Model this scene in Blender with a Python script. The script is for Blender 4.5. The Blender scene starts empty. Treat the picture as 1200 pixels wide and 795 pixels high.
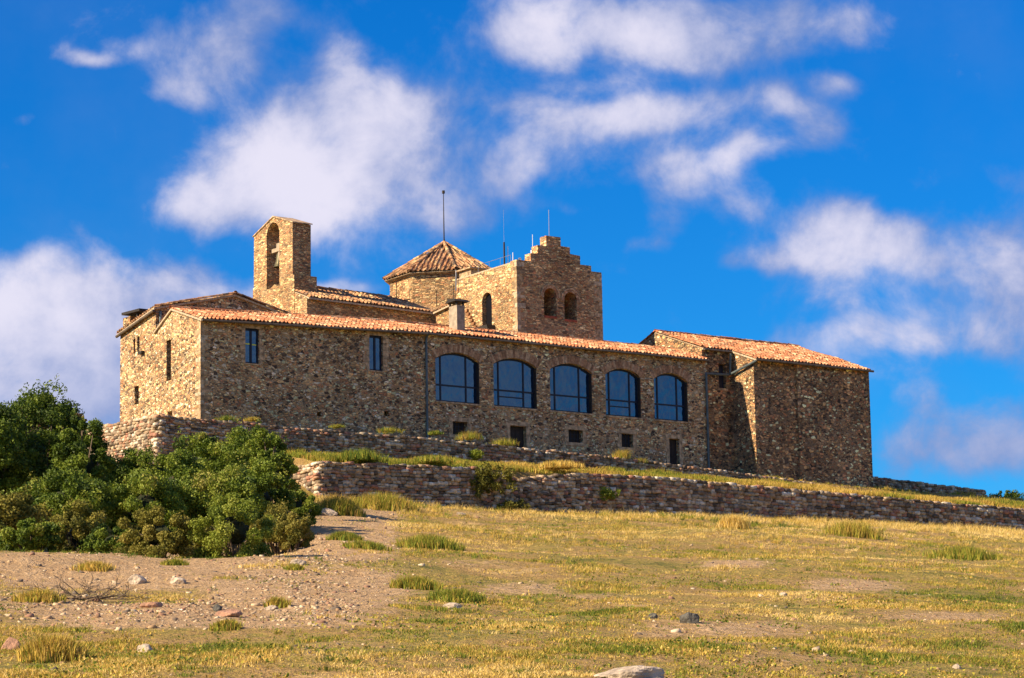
import bpy, bmesh, math, random
import numpy as np
from mathutils import Vector, Matrix
random.seed(7); RNG=np.random.default_rng(7)
S=bpy.context.scene; COL=S.collection
# ---------------------------------------------------------------- camera numbers
f=3400.; roll=math.radians(1); pit=math.asin(.1727); CZ=1.7
R=np.array((math.cos(roll),math.sin(roll)*math.sin(pit),-math.sin(roll)*math.cos(pit)))
U=np.array((math.sin(roll),-math.cos(roll)*math.sin(pit),math.cos(roll)*math.cos(pit)))
F=np.array((0,math.cos(pit),math.sin(pit)))
th=math.radians(55.65); D1=np.array((math.sin(th),math.cos(th))); NB=np.array((D1[1],-D1[0]))
P0=np.array((-17.981,165.0))
def raydir(px,py): return R*(px-600)+U*(397.5-py)+F*f
def at(px,py,Y):
    d=raydir(px,py); k=Y/d[1]; return np.array((d[0]*k,Y,CZ+d[2]*k))
def to_ab(x,y): return (x-P0[0])*D1[0]+(y-P0[1])*D1[1], (x-P0[0])*NB[0]+(y-P0[1])*NB[1]
def from_ab(a,b): return P0[0]+a*D1[0]+b*NB[0], P0[1]+a*D1[1]+b*NB[1]
def proj(x,y,z):
    z=z-CZ; D=np.maximum(x*F[0]+y*F[1]+z*F[2],.5)
    return 600+f*(x*R[0]+y*R[1]+z*R[2])/D, 397.5-f*(x*U[0]+y*U[1]+z*U[2])/D
def onb(px,py,b):
    d=raydir(px,py); k=(b+P0@NB)/(d[0]*NB[0]+d[1]*NB[1]); return to_ab(d[0]*k,d[1]*k)[0], CZ+d[2]*k
def ona(px,py,a):
    d=raydir(px,py); k=(a+P0@D1)/(d[0]*D1[0]+d[1]*D1[1]); return to_ab(d[0]*k,d[1]*k)[1], CZ+d[2]*k
# ---------------------------------------------------------------- object helpers
def tag(o,label=None,cat=None,group=None,kind=None):
    if label:o['label']=label
    if cat:o['category']=cat
    if group:o['group']=group
    if kind:o['kind']=kind
    return o
def empty(name,loc,rz=0):
    o=bpy.data.objects.new(name,None); COL.objects.link(o); o.location=loc; o.rotation_euler=(0,0,rz); o.empty_display_size=.3; return o
SET_BACK=1.0; SB={}
def link(name,me,mat,parent=None):
    o=bpy.data.objects.new(name,me); COL.objects.link(o)
    if SET_BACK!=1.0: SB[o.name]=SET_BACK
    if mat: me.materials.append(mat)
    if parent: o.parent=parent
    return o
def np_mesh(name,V,Fc,tone=None,smooth=False,attrs=None):
    V=np.asarray(V,np.float32); Fc=np.asarray(Fc,np.int32); n,k=Fc.shape
    me=bpy.data.meshes.new(name); me.vertices.add(len(V)); me.vertices.foreach_set('co',V.ravel())
    me.loops.add(n*k); me.loops.foreach_set('vertex_index',Fc.ravel())
    me.polygons.add(n); me.polygons.foreach_set('loop_start',np.arange(0,n*k,k,dtype=np.int32)); me.polygons.foreach_set('loop_total',np.full(n,k,np.int32))
    me.update(calc_edges=True)
    if tone is not None:
        at_=me.attributes.new('tone','FLOAT','FACE'); at_.data.foreach_set('value',np.asarray(tone,np.float32))
    for nm,v in (attrs or {}).items():
        at_=me.attributes.new(nm,'FLOAT','POINT'); at_.data.foreach_set('value',np.asarray(v,np.float32))
    me.polygons.foreach_set('use_smooth',np.full(n,smooth)); return me
class MB:
    """mesh collector, local frame x=a, y=-b, z"""
    def __init__(s): s.v=[]; s.f=[]
    def add(s,v,f_):
        o=len(s.v); s.v+= [tuple(map(float,p)) for p in v]; s.f+=[tuple(i+o for i in q) for q in f_]
    def box(s,a0,a1,b0,b1,z0,z1):
        s.add([(a,-b,z) for z in (z0,z1) for a,b in ((a0,b0),(a1,b0),(a1,b1),(a0,b1))],[(0,1,2,3),(4,5,6,7),(0,1,5,4),(1,2,6,5),(2,3,7,6),(3,0,4,7)])
    def loft(s,secs):
        n=len(secs[0]); v=[p for q in secs for p in q]; fs=[tuple(range(n)),tuple(range(n*(len(secs)-1),n*len(secs)))]
        for k in range(len(secs)-1):
            for i in range(n):
                j=(i+1)%n; fs.append((k*n+i,k*n+j,k*n+n+j,k*n+n+i))
        s.add(v,fs)
    def prism_az(s,pts,b0,b1): s.loft([[(a,-b,z) for a,z in pts] for b in (b0,b1)])
    def prism_bz(s,pts,a0,a1): s.loft([[(a,-b,z) for b,z in pts] for a in (a0,a1)])
    def tube(s,pts,r,n=8,r1=None):
        pts=[Vector(p) for p in pts]; secs=[]
        for i,p in enumerate(pts):
            d=(pts[min(i+1,len(pts)-1)]-pts[max(i-1,0)]).normalized()
            x=d.orthogonal().normalized() if i==0 else (x-d*x.dot(d)).normalized()
            y=d.cross(x); rr=r if r1 is None else r+(r1-r)*i/(len(pts)-1)
            secs.append([p+(x*math.cos(2*math.pi*k/n)+y*math.sin(2*math.pi*k/n))*rr for k in range(n)])
        s.loft(secs)
    def ptube(s,pts,r,n=8,r1=None): s.tube([(a,-b,z) for a,b,z in pts],r,n,r1)
    def mesh(s,name):
        me=bpy.data.meshes.new(name); me.from_pydata(s.v,[],s.f); bm=bmesh.new(); bm.from_mesh(me)
        bmesh.ops.recalc_face_normals(bm,faces=bm.faces); bm.to_mesh(me); bm.free(); return me
    def build(s,name,mat,parent=None): return link(name,s.mesh(name),mat,parent)
def cut(o,cutter):
    global SET_BACK
    q=SET_BACK; SET_BACK=1.0; c=cutter.build('cutter',None); SET_BACK=q; m=o.modifiers.new('b','BOOLEAN'); m.operation='DIFFERENCE'; m.solver='EXACT'; m.object=c
    c.parent=o.parent
    bpy.context.view_layer.update(); dg=bpy.context.evaluated_depsgraph_get()
    me=bpy.data.meshes.new_from_object(o.evaluated_get(dg)); o.modifiers.clear(); o.data=me; bpy.data.objects.remove(c)
def arch(x0,x1,z0,zs,za,n=14,inset=0):
    """closed outline: bottom-left, bottom-right, arc right to left"""
    x0+=inset;x1-=inset;z0+=inset;za-=inset
    w=(x1-x0)/2; h=za-zs; r=(w*w+h*h)/(2*h); cz=za-r; t=math.atan2(zs-cz,w)
    return [(x0,z0),(x1,z0)]+[((x0+x1)/2+r*math.cos(t+(math.pi-2*t)*k/n),cz+r*math.sin(t+(math.pi-2*t)*k/n)) for k in range(n+1)]
# ---------------------------------------------------------------- materials
class NT:
    def __init__(s,name):
        s.m=bpy.data.materials.new(name); s.m.use_nodes=True; s.t=s.m.node_tree; s.t.nodes.clear()
        s.out=s.n('ShaderNodeOutputMaterial'); s.p=s.n('ShaderNodeBsdfPrincipled'); s.l(s.p.outputs[0],s.out.inputs[0]); s.p.inputs['Roughness'].default_value=.9
        s.p.inputs['Specular IOR Level'].default_value=.25
    def n(s,t,**k):
        x=s.t.nodes.new(t)
        for a,b in k.items(): setattr(x,a,b)
        return x
    def l(s,a,b): s.t.links.new(a,b)
    def put(s,node,i,v):
        if isinstance(v,bpy.types.NodeSocket): s.l(v,node.inputs[i])
        elif v is not None: node.inputs[i].default_value=v
    def obj(s): return s.n('ShaderNodeTexCoord').outputs['Object']
    def vmul(s,v,k):
        x=s.n('ShaderNodeVectorMath',operation='MULTIPLY'); s.put(x,0,v); x.inputs[1].default_value=k; return x.outputs[0]
    def noise(s,v,scale,det=4,rough=.55,out=0,dist=0):
        x=s.n('ShaderNodeTexNoise'); s.put(x,'Vector',v); x.inputs['Scale'].default_value=scale; x.inputs['Detail'].default_value=det; x.inputs['Roughness'].default_value=rough; x.inputs['Distortion'].default_value=dist; return x.outputs[out]
    def vor(s,v,scale,feature='F1',out=0,rand=1):
        x=s.n('ShaderNodeTexVoronoi',feature=feature); s.put(x,'Vector',v); x.inputs['Scale'].default_value=scale; x.inputs['Randomness'].default_value=rand; return x.outputs[out]
    def math(s,op,a,b=None,c=None,clamp=False):
        x=s.n('ShaderNodeMath',operation=op,use_clamp=clamp); s.put(x,0,a); s.put(x,1,b); s.put(x,2,c); return x.outputs[0]
    def ss(s,v,lo,hi,a=0,b=1):
        x=s.n('ShaderNodeMapRange',interpolation_type='SMOOTHSTEP'); s.put(x,0,v)
        for i,q in enumerate((lo,hi,a,b)): x.inputs[i+1].default_value=q
        return x.outputs[0]
    def ramp(s,v,cols,const=False):
        x=s.n('ShaderNodeValToRGB'); s.l(v,x.inputs[0]); e=x.color_ramp
        if const:e.interpolation='CONSTANT'
        n=len(cols)
        for i,c in enumerate(cols):
            if len(c)==4: pos,c=c[0],c[1:]
            else: pos=i/n if const else i/max(n-1,1)
            el=e.elements[i] if i<2 else e.elements.new(pos)
            el.position=pos; el.color=(*c,1)
        return x.outputs[0]
    def mix(s,fac,a,b,mode='MIX'):
        x=s.n('ShaderNodeMix',data_type='RGBA',blend_type=mode); s.put(x,0,fac)
        for i,v in ((6,a),(7,b)):
            if isinstance(v,tuple): v=(*v[:3],1)
            s.put(x,i,v)
        return x.outputs[2]
    def attr(s,name):
        x=s.n('ShaderNodeAttribute',attribute_name=name); return x.outputs['Fac']
    def bump(s,h,dist,strength=1):
        x=s.n('ShaderNodeBump'); s.l(h,x.inputs['Height']); x.inputs['Distance'].default_value=dist; x.inputs['Strength'].default_value=strength; s.l(x.outputs[0],s.p.inputs['Normal']); return x
    def col(s,c):
        if isinstance(c,tuple): c=(*c,1)
        s.put(s.p,'Base Color',c)
    def var(s,c,sc=8,amt=.5):
        n=s.noise(s.obj(),sc,5); k=s.ss(n,.3,.7,1-amt,1+amt); x=s.n('ShaderNodeVectorMath',operation='SCALE'); s.l(c,x.inputs[0]); s.l(k,x.inputs['Scale']); return x.outputs[0]
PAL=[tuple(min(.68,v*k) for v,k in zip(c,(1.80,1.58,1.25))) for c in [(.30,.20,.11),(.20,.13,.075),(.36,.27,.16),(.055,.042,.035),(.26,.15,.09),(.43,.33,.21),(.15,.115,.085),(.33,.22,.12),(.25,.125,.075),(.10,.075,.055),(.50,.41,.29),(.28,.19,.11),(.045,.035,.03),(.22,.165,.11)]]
def rubble(name,scale,zs,pal,mortar,warp=.12,bump=.05,seed=0):
    t=NT(name); o=t.obj(); 
    wn=t.noise(o,2.2,2,out=1); w=t.n('ShaderNodeVectorMath',operation='MULTIPLY_ADD'); t.l(wn,w.inputs[0]); w.inputs[1].default_value=(warp,)*3; t.l(o,w.inputs[2])
    v=t.vmul(w.outputs[0],(1,1,zs)); ad=t.n('ShaderNodeVectorMath',operation='ADD'); t.l(v,ad.inputs[0]); ad.inputs[1].default_value=(seed,seed*.7,seed*.3); v=ad.outputs[0]
    c1=t.vor(v,scale,out=1); e1=t.vor(v,scale,'DISTANCE_TO_EDGE'); c2=t.vor(v,scale*1.9,out=1); e2=t.vor(v,scale*1.9,'DISTANCE_TO_EDGE')
    sel=t.math('GREATER_THAN',t.noise(v,1.6,1),.53)
    sp=t.n('ShaderNodeSeparateColor'); t.l(t.mix(sel,c1,c2),sp.inputs[0])
    em=t.n('ShaderNodeMix',data_type='FLOAT'); t.l(sel,em.inputs[0]); t.l(e1,em.inputs[2]); t.l(e2,em.inputs[3]); e=em.outputs[0]
    col=t.ramp(sp.outputs[0],pal,True)
    br=t.ss(sp.outputs[1],0,1,.72,1.42); x=t.n('ShaderNodeVectorMath',operation='SCALE'); t.l(col,x.inputs[0]); t.l(br,x.inputs['Scale'])
    g=t.noise(o,14,5); x2=t.n('ShaderNodeVectorMath',operation='SCALE'); t.l(x.outputs[0],x2.inputs[0]); t.l(t.ss(g,.3,.7,.72,1.28),x2.inputs['Scale'])
    e=t.math('SUBTRACT',e,t.math('MULTIPLY',t.ss(t.noise(o,.8,4,.6),.48,.72),.10)); edge=t.ss(e,.012,.08); mcol=t.mix(t.ss(t.noise(o,1.1,3),.4,.65),mortar,tuple(q*.55 for q in mortar))
    c=t.mix(edge,mcol,x2.outputs[0])
    big=t.noise(o,.35,4); x3=t.n('ShaderNodeVectorMath',operation='SCALE'); t.l(c,x3.inputs[0]); t.l(t.ss(big,.3,.7,.8,1.2),x3.inputs['Scale'])
    t.col(x3.outputs[0])
    h=t.math('ADD',t.ss(e,0,.14),t.math('MULTIPLY',sp.outputs[2],.5)); h=t.math('MULTIPLY_ADD',g,.6,h); t.bump(h,bump,1); return t.m
M={}
M['rubble']=rubble('rubble_stone',3.7,1.75,PAL+[(.62,.50,.33),(.40,.27,.14),(.66,.54,.38)],(.54,.38,.215))
M['rubble2']=rubble('coursed_stone',3.0,2.6,[PAL[i] for i in (0,1,2,4,5,6,7,8,9,11,13,5)],(.50,.34,.18),warp=.05,seed=13)
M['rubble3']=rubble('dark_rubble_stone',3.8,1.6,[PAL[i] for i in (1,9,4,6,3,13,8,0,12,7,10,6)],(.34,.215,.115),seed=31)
def simple(name,c,rough=.8,amt=.25,sc=6,metal=0,bump=None):
    t=NT(name); r=t.n('ShaderNodeRGB'); r.outputs[0].default_value=(*c,1); t.col(t.var(r.outputs[0],sc,amt)); t.p.inputs['Roughness'].default_value=rough; t.p.inputs['Metallic'].default_value=metal
    if bump: t.bump(t.noise(t.obj(),sc*3,5),bump)
    return t.m
def toned(name,cols,const=True,rough=.9,amt=.3,sc=8,bump=.02,transl=0):
    t=NT(name); c=t.ramp(t.attr('tone'),cols,const); c=t.var(c,sc,amt) if amt else c; t.col(c); t.p.inputs['Roughness'].default_value=rough
    if bump: t.bump(t.noise(t.obj(),sc*2.5,6),bump)
    if transl:
        tr=t.n('ShaderNodeBsdfTranslucent'); t.l(c,tr.inputs[0]); mx=t.n('ShaderNodeMixShader'); mx.inputs[0].default_value=transl; t.l(t.p.outputs[0],mx.inputs[1]); t.l(tr.outputs[0],mx.inputs[2]); t.l(mx.outputs[0],t.out.inputs[0])
    return t.m
M['drystone']=toned('dry_stone',[(.33,.235,.145),(.47,.37,.25),(.22,.155,.10),(.38,.215,.13),(.60,.52,.40),(.28,.20,.13),(.12,.09,.065),(.42,.31,.19),(.46,.33,.21),(.30,.25,.18),(.34,.17,.11),(.20,.15,.10)],bump=.05,sc=5)
M['tile']=toned('clay_tile',[(.38,.145,.065),(.47,.21,.10),(.33,.125,.06),(.53,.30,.16),(.42,.175,.08),(.22,.12,.07),(.48,.24,.12),(.57,.39,.23),(.40,.155,.07)],amt=.4,sc=5)
M['oldtile']=toned('weathered_clay_tile',[(.34,.17,.08),(.45,.26,.13),(.20,.12,.07),(.50,.34,.17),(.28,.14,.07),(.40,.20,.09),(.13,.09,.06),(.48,.28,.14)],amt=.5,sc=4)
M['mortar']=simple('lime_mortar',(.42,.33,.22),.9,.3,8,bump=.02)
M['frame']=simple('dark_window_frame',(.018,.02,.035),.5,.1)
M['metal']=simple('grey_metal_pipe',(.10,.125,.13),.5,.25,3,metal=.3)
M['copper']=simple('green_metal_pipe',(.06,.10,.075),.55,.35,2,metal=.3)
M['gutter']=simple('brown_metal_gutter',(.13,.10,.07),.55,.3,3,metal=.3)
M['arch']=toned('brick_voussoir',[(.32,.18,.095),(.40,.25,.14),(.26,.145,.08),(.36,.21,.12),(.44,.29,.17)],amt=.35,sc=7)
M['dressed']=simple('dressed_stone',(.40,.28,.165),.9,.5,4,bump=.02)
M['plaster']=simple('chimney_render',(.32,.26,.19),.9,.25,4,bump=.01)
M['dark']=simple('dark_iron',(.03,.025,.02),.7,.2)
M['black']=simple('dark_glazing',(.006,.006,.008),.35,.1)
M['door']=simple('dark_weathered_wood',(.035,.028,.025),.8,.3)
M['brick']=simple('red_brick_sill',(.30,.075,.04),.85,.3)
M['bronze']=simple('bell_bronze',(.10,.09,.05),.5,.3,4,metal=.6)
M['beam']=simple('pale_timber',(.34,.27,.19),.8,.2)
M['white']=simple('white_plastic',(.7,.7,.7),.5,.05)
M['steel']=simple('galvanised_steel',(.25,.26,.28),.45,.1,metal=.5)
M['wood']=simple('dry_wood',(.17,.125,.085),.9,.4,8)
M['yellow']=simple('yellow_tape',(.65,.7,.08),.6,.05)
t=NT('window_glass'); t.col((.02,.06,.16)); t.p.inputs['Metallic'].default_value=.0; t.p.inputs['Roughness'].default_value=.03
gl=t.n('ShaderNodeBsdfGlossy'); gl.inputs['Color'].default_value=(.26,.42,.50,1); gl.inputs['Roughness'].default_value=.02
nz=t.noise(t.obj(),1.3,3); bp=t.n('ShaderNodeBump'); t.l(nz,bp.inputs['Height']); bp.inputs['Distance'].default_value=.035; t.l(bp.outputs[0],gl.inputs['Normal'])
df=t.n('ShaderNodeBsdfDiffuse'); df.inputs[0].default_value=(.006,.018,.045,1); mx=t.n('ShaderNodeMixShader'); mx.inputs[0].default_value=.30; t.l(df.outputs[0],mx.inputs[1]); t.l(gl.outputs[0],mx.inputs[2]); t.l(mx.outputs[0],t.out.inputs[0]); M['glass']=t.m
LG=[(0,.03,.055,.006),(.3,.085,.135,.012),(.6,.17,.225,.02),(.85,.25,.285,.035),(1,.34,.30,.07)]
M['leaf']=toned('dark_green_leaf',LG,False,.6,.0,bump=0,transl=.25)
M['leaf2']=toned('bright_green_leaf',[(0,.08,.12,.014),(.5,.20,.25,.024),(1,.32,.34,.05)],False,.6,0,bump=0,transl=.25)
M['leaf3']=toned('olive_green_leaf',[(0,.08,.085,.012),(.5,.22,.20,.03),(1,.36,.29,.07)],False,.7,0,bump=0,transl=.25)
M['innershade']=simple('shrub_inner_shade',(.022,.028,.010),.9,.4)  # near-black green, shade inside the shrubs put into the colour
GR=[(0,.07,.12,.014),(.25,.21,.25,.028),(.40,.43,.37,.05),(.50,.33,.21,.05),(.66,.66,.46,.09),(1,.78,.60,.24)]
M['grass']=toned('field_grass',GR,False,.8,0,bump=0,transl=.3)
M['rock']=simple('pale_rock',(.42,.34,.25),.9,.35,3,bump=.06)
M['darkrock']=simple('dark_rock',(.10,.095,.08),.9,.4,3,bump=.06)
M['redrock']=simple('reddish_rock',(.34,.19,.12),.9,.3,3,bump=.06)
M['pebble']=toned('pebble_stone',[(.38,.25,.14),(.46,.34,.21),(.26,.16,.09),(.54,.43,.29),(.30,.17,.11),(.14,.11,.085)],bump=0)
# soil
t=NT('dry_soil'); o=t.obj(); n1=t.noise(o,.22,5); n2=t.noise(o,2.2,6,.65); n3=t.noise(o,14,4,.7); d=t.attr('dirt')
soil=t.ramp(n2,[(.2,.36,.215,.10),(.5,.52,.345,.175),(.8,.62,.45,.27)]); gr=t.ramp(t.math('ADD',t.math('MULTIPLY',n1,.6),t.math('MULTIPLY',n2,.4)),[(.36,.16,.155,.03),(.45,.36,.27,.065),(.54,.38,.24,.085),(.64,.58,.40,.16)])
dm=t.ss(t.math('ADD',d,t.math('MULTIPLY_ADD',n2,.9,-.45)),.3,.7); c=t.mix(dm,gr,soil); 
x=t.n('ShaderNodeVectorMath',operation='SCALE'); t.l(c,x.inputs[0]); t.l(t.ss(n3,.3,.7,.7,1.3),x.inputs['Scale']); t.col(x.outputs[0]); t.p.inputs['Roughness'].default_value=1
t.bump(t.math('ADD',t.math('MULTIPLY',n2,2.2),t.math('MULTIPLY',n3,.5)),.22); M['soil']=t.m

# ---------------------------------------------------------------- terrain
def ntab(seed,n=64): return np.random.default_rng(seed).random((n,n))
TB=[ntab(i) for i in range(4)]
def vnoise(x,y,sc,k=0):
    T=TB[k]; n=len(T); X=np.asarray(x)/sc+1000; Y=np.asarray(y)/sc+1000; i=np.floor(X).astype(int); j=np.floor(Y).astype(int); u=X-i; v=Y-j; u=u*u*(3-2*u); v=v*v*(3-2*v)
    g=lambda p,q:T[p%n,q%n]
    return (g(i,j)*(1-u)+g(i+1,j)*u)*(1-v)+(g(i,j+1)*(1-u)+g(i+1,j+1)*u)*v-.5
def sst(x,a,b):
    t_=np.clip((x-a)/(b-a),0,1); return t_*t_*(3-2*t_)
def wall_base(a): return np.interp(a,[-40,-10,2,14.7,27,40,55,90],[19.3,20.0,20.75,20.55,21.0,21.25,21.3,20.2])
def ground(x,y,micro=True):
    x=np.asarray(x,float); y=np.asarray(y,float); yy=np.maximum(y,1); tt=np.clip(x/yy,-.3,.3)
    a,b=to_ab(x,y)
    # where this bearing meets the lower wall line b=10
    k=(10+P0@NB)/(tt*NB[0]+NB[1]); Yw=np.clip(k,120,230); aw=to_ab(tt*Yw,Yw)[0]; zw=wall_base(aw)
    z0=5.0-.35*tt/.176; z=z0+(zw-z0)*(y-58)/(Yw-58)
    near=np.where(y>0,z0*np.clip(y/58,0,1)**1.8,0); z=np.where(y<58,near,z)
    px,py=proj(x,y,z)
    z=z+np.where((y>40)&(b>11),sst(b,11,20)*(.6*vnoise(x,y,14,0)+.34*vnoise(x,y,5,1)+.16*vnoise(x,y,2.3,3)),0)
    lm=sst(-tt,.055,.09)
    z=z+lm*(.25*np.exp(-((y-97)/7)**2)-.9*np.exp(-((y-110)/6)**2))
    # plateau beyond the lower wall
    top=np.interp(a,[-30,-5,13,25,36,46,60,75,95],[23.5,25.45,25.4,25.15,24.85,24.5,24.45,24.1,22.5])
    mid=np.interp(a,[-30,2,12.4,27,40,55,90],[22.9,22.75,23.0,23.1,22.95,22.7,21.5])
    mid4=np.interp(a,[-30,-4,4,13,25,36,46,60],[22.5,23.4,24.0,24.2,24.3,24.3,24.0,24.1])
    base=wall_base(a)
    right=np.where(b>4-.45,mid+(mid4-mid)*np.clip((9.6-b)/5.6,0,1),np.where(b>-12,top+.35*np.clip((3-b)/4,0,1),top+.35-.06*np.clip(-12-b,0,1e9)))
    left=np.where(b>3.55,base+(mid4-.2-base)*np.clip((10-b)/6,0,1),right)
    fl=np.where(a<-4.28,base+(23.9-base)*np.clip((10-b)/14,0,1)-.10*np.clip(-6-b,0,1e9),left)
    P=np.where(a>2.35,right,fl)
    z=np.where(b<9.55,P+.12*vnoise(x,y,1.5,2),z)
    far=np.hypot(x-10,y-140); drop=np.clip(far-110,0,1e9); z=z-drop*.22*sst(far,110,240)
    z=np.maximum(z,-160+12*vnoise(x,y,300,3))
    if micro: z=z+.07*vnoise(x,y,.9,2)*(b>11)
    return z
DG=[(150,668,200,24,1),(395,628,75,34,1.0),(360,690,130,28,.9),(230,722,220,16,.9),(60,705,110,18,.5),(420,603,55,9,1),(860,661,45,5,.8),(1000,686,65,9,.7),(850,738,120,12,.6),(610,690,60,9,.6),(1110,722,90,6,.6),(700,700,60,5,.5),(380,760,90,14,.4),(560,660,60,6,.45),(930,770,80,8,.4)]
def dirt(x,y,z):
    px,py=proj(x,y,z); d=np.zeros_like(px)
    for gx,gy,rx,ry,w in DG: d=np.maximum(d,w*np.exp(-(((px-gx)/rx)**4+((py-gy)/ry)**4)*.8))
    a,b=to_ab(x,y); return np.where(b>10.2,d,0)*(1+0*px)
def axis(lo,hi,st,extra=(),far=3000):
    m=list(np.arange(lo,hi+st/2,st)); m=[v for v in m if all(abs(v-e)>.09 for e in extra)]+list(extra)
    s=st; v=lo
    while v>-far: s*=1.35; v-=s; m.append(v)
    s=st; v=hi
    while v<far: s*=1.35; v+=s; m.append(v)
    return np.array(sorted(m))
A_=axis(-86,76,.55,(2.3,2.45,-4.35,-4.2)); B_=axis(-26,148,.55,(9.5,9.7,3.5,3.65))
AA,BB=np.meshgrid(A_,B_,indexing='ij'); X,Y=from_ab(AA,BB); Z=ground(X,Y)
na,nbb=AA.shape; idx=np.arange(na*nbb).reshape(na,nbb)
Fc=np.stack([idx[:-1,:-1],idx[:-1,1:],idx[1:,1:],idx[1:,:-1]],-1).reshape(-1,4)
gm=np_mesh('ground',np.stack([X,Y,Z],-1).reshape(-1,3),Fc,smooth=True,attrs={'dirt':dirt(X,Y,Z).ravel()})
tag(link('ground',gm,M['soil']),kind='structure')
def gz(x,y): return float(ground(np.array([x]),np.array([y]))[0])

# ---------------------------------------------------------------- building
RZ=math.atan2(D1[1],D1[0])
mon=empty('stone_monastery',(P0[0],P0[1],0),RZ)
tag(mon,'old stone hilltop monastery with terracotta roofs, belfry, octagonal lantern and stepped gable tower','monastery')
def part(mb,name,mat,parent=None,label=None):
    o=mb.build(name,mat,parent or mon)
    if label:o['label']=label
    return o
ZB=21.
# front range
def E(a): return float(np.interp(a,[0,15.4,37],[32.13,32.64,32.70]))
m=MB(); m.loft([[(a,0,ZB),(a,0,E(a)),(a,3.5,E(a)+1.14),(a,5.6,E(a)+.08),(a,5.6,ZB)] for a in (0,15.4,36.98)])
front=part(m,'front_range_wall',M['rubble'],label='long rubble stone front wall with five arched windows')
WIN=[(16.1,19.3,0),(20.35,23.58,1),(24.6,27.82,0),(28.88,31.65,1),(32.72,35.42,0)]
c=MB()
for a0,a1,_ in WIN: c.prism_az(arch(a0,a1,28.5,31.12,31.58),1,-.55)
TALL=[(2.93,3.86,29.78,31.86,1),(11.4,12.35,30.02,32.16,0)]
for a0,a1,z0,z1,_ in TALL: c.box(a0,a1,1,-.4,z0,z1)
LOW=[(17.3,18.36,26.52,27.33,0),(21.51,22.72,25.2,27.36,1),(25.92,27.02,26.6,27.4,0),(30.03,30.94,26.55,27.42,0),(33.82,34.62,25.0,27.34,1)]
for a0,a1,z0,z1,_ in LOW: c.box(a0,a1,1,-.45,z0,z1)
for q in ((7.75,8.05,26.98,27.24),(12.4,12.75,27.3,27.62)): c.box(q[0],q[1],1,-.5,q[2],q[3])
c.box(-1,.45,-4.25,-3.66,29.08,31.5); c.box(-1,.4,-4.1,-3.5,26.6,27.25)
cut(front,c)
# back-left block
m=MB(); m.loft([[(-.015,5.6,ZB),(-.015,5.6,33.66),(5.26,5.6,34.92),(11,5.6,33.5),(11,5.6,ZB)],[(-.015,10.25,ZB),(-.015,10.25,32.8),(5.26,10.25,34.1),(11,10.25,33.0),(11,10.25,ZB)]])
back=part(m,'rear_block_wall',M['rubble'])
c=MB(); c.box(-1,.4,-8.5,-8.24,31.35,32.25); c.box(-1,.4,-8.0,-7.7,31.38,32.33); c.box(-1,.4,-8.33,-7.76,28.22,29.34); cut(back,c)
m=MB(); m.box(-.02,1.2,-9.9,-8.95,32.4,33.75); part(m,'roof_pier',M['rubble'])
m=MB(); m.prism_bz([(-9.75,33.9),(-9.75,34.05),(-7.4,33.95),(-7.4,33.8)],-.2,1.5); m.ptube([(.1,-8.2,33.2),(.1,-8.2,33.85)],.09); part(m,'roof_hood',M['dark'],label='low dark metal hood on the left roof edge')
# nave, belfry: further back than the front range
SET_BACK=1.038
m=MB(); m.prism_bz([(-10.8,ZB),(-10.8,36.45),(-15,38.0),(-19.2,36.45),(-19.2,ZB)],13.4,27); part(m,'nave_wall',M['rubble2'])
# belfry
m=MB(); m.prism_bz([(-12.35,33),(-12.35,38.2),(-17.75,38.2),(-17.85,33)],13.36,15.05)
bbase=part(m,'belfry_base',M['rubble2'])
m=MB(); m.prism_bz([(-12.55,38.2),(-12.52,41.62),(-15.0,42.45),(-17.6,41.62),(-17.65,38.2)],13.37,14.72)
belf=part(m,'belfry',M['rubble2'],label='gabled stone bell gable with one arched opening')
def archb(c,b0,b1,z0,zs,za,a0,a1): c.prism_bz(arch(b0,b1,z0,zs,za),a0,a1)
c=MB(); archb(c,-15.93,-14.25,37.8,41.3,42.12,13,16); cut(belf,c)
c=MB(); c.box(13,16,-15.93,-14.25,37.8,38.6); cut(bbase,c)
m=MB(); m.prism_bz([(-12.42,41.62),(-12.42,41.69),(-15,42.55),(-17.7,41.69),(-17.7,41.62),(-15,42.47)],13.3,14.8); part(m,'belfry_capping',M['dressed'],belf)
# bell
m=MB(); prof=[(.02,.95),(.14,.93),(.2,.8),(.23,.5),(.3,.2),(.40,.0),(.37,-.02)]; n=16
vs=[];fs=[]
for r_,h_ in prof: vs+=[(13.85+r_*math.cos(2*math.pi*k/n),15.1+r_*math.sin(2*math.pi*k/n),39.2+h_) for k in range(n)]
for q in range(len(prof)-1): fs+=[(q*n+k,q*n+(k+1)%n,(q+1)*n+(k+1)%n,(q+1)*n+k) for k in range(n)]
m.add(vs,fs); part(m,'bell',M['bronze'],belf)
m=MB(); m.box(13.72,13.98,-15.93,-14.25,40.25,40.5); m.box(13.76,13.94,-15.35,-14.85,40.5,40.8); m.box(13.7,13.78,-15.0,-14.7,39.6,40.2); part(m,'bell_headstock',M['beam'],belf)
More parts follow.
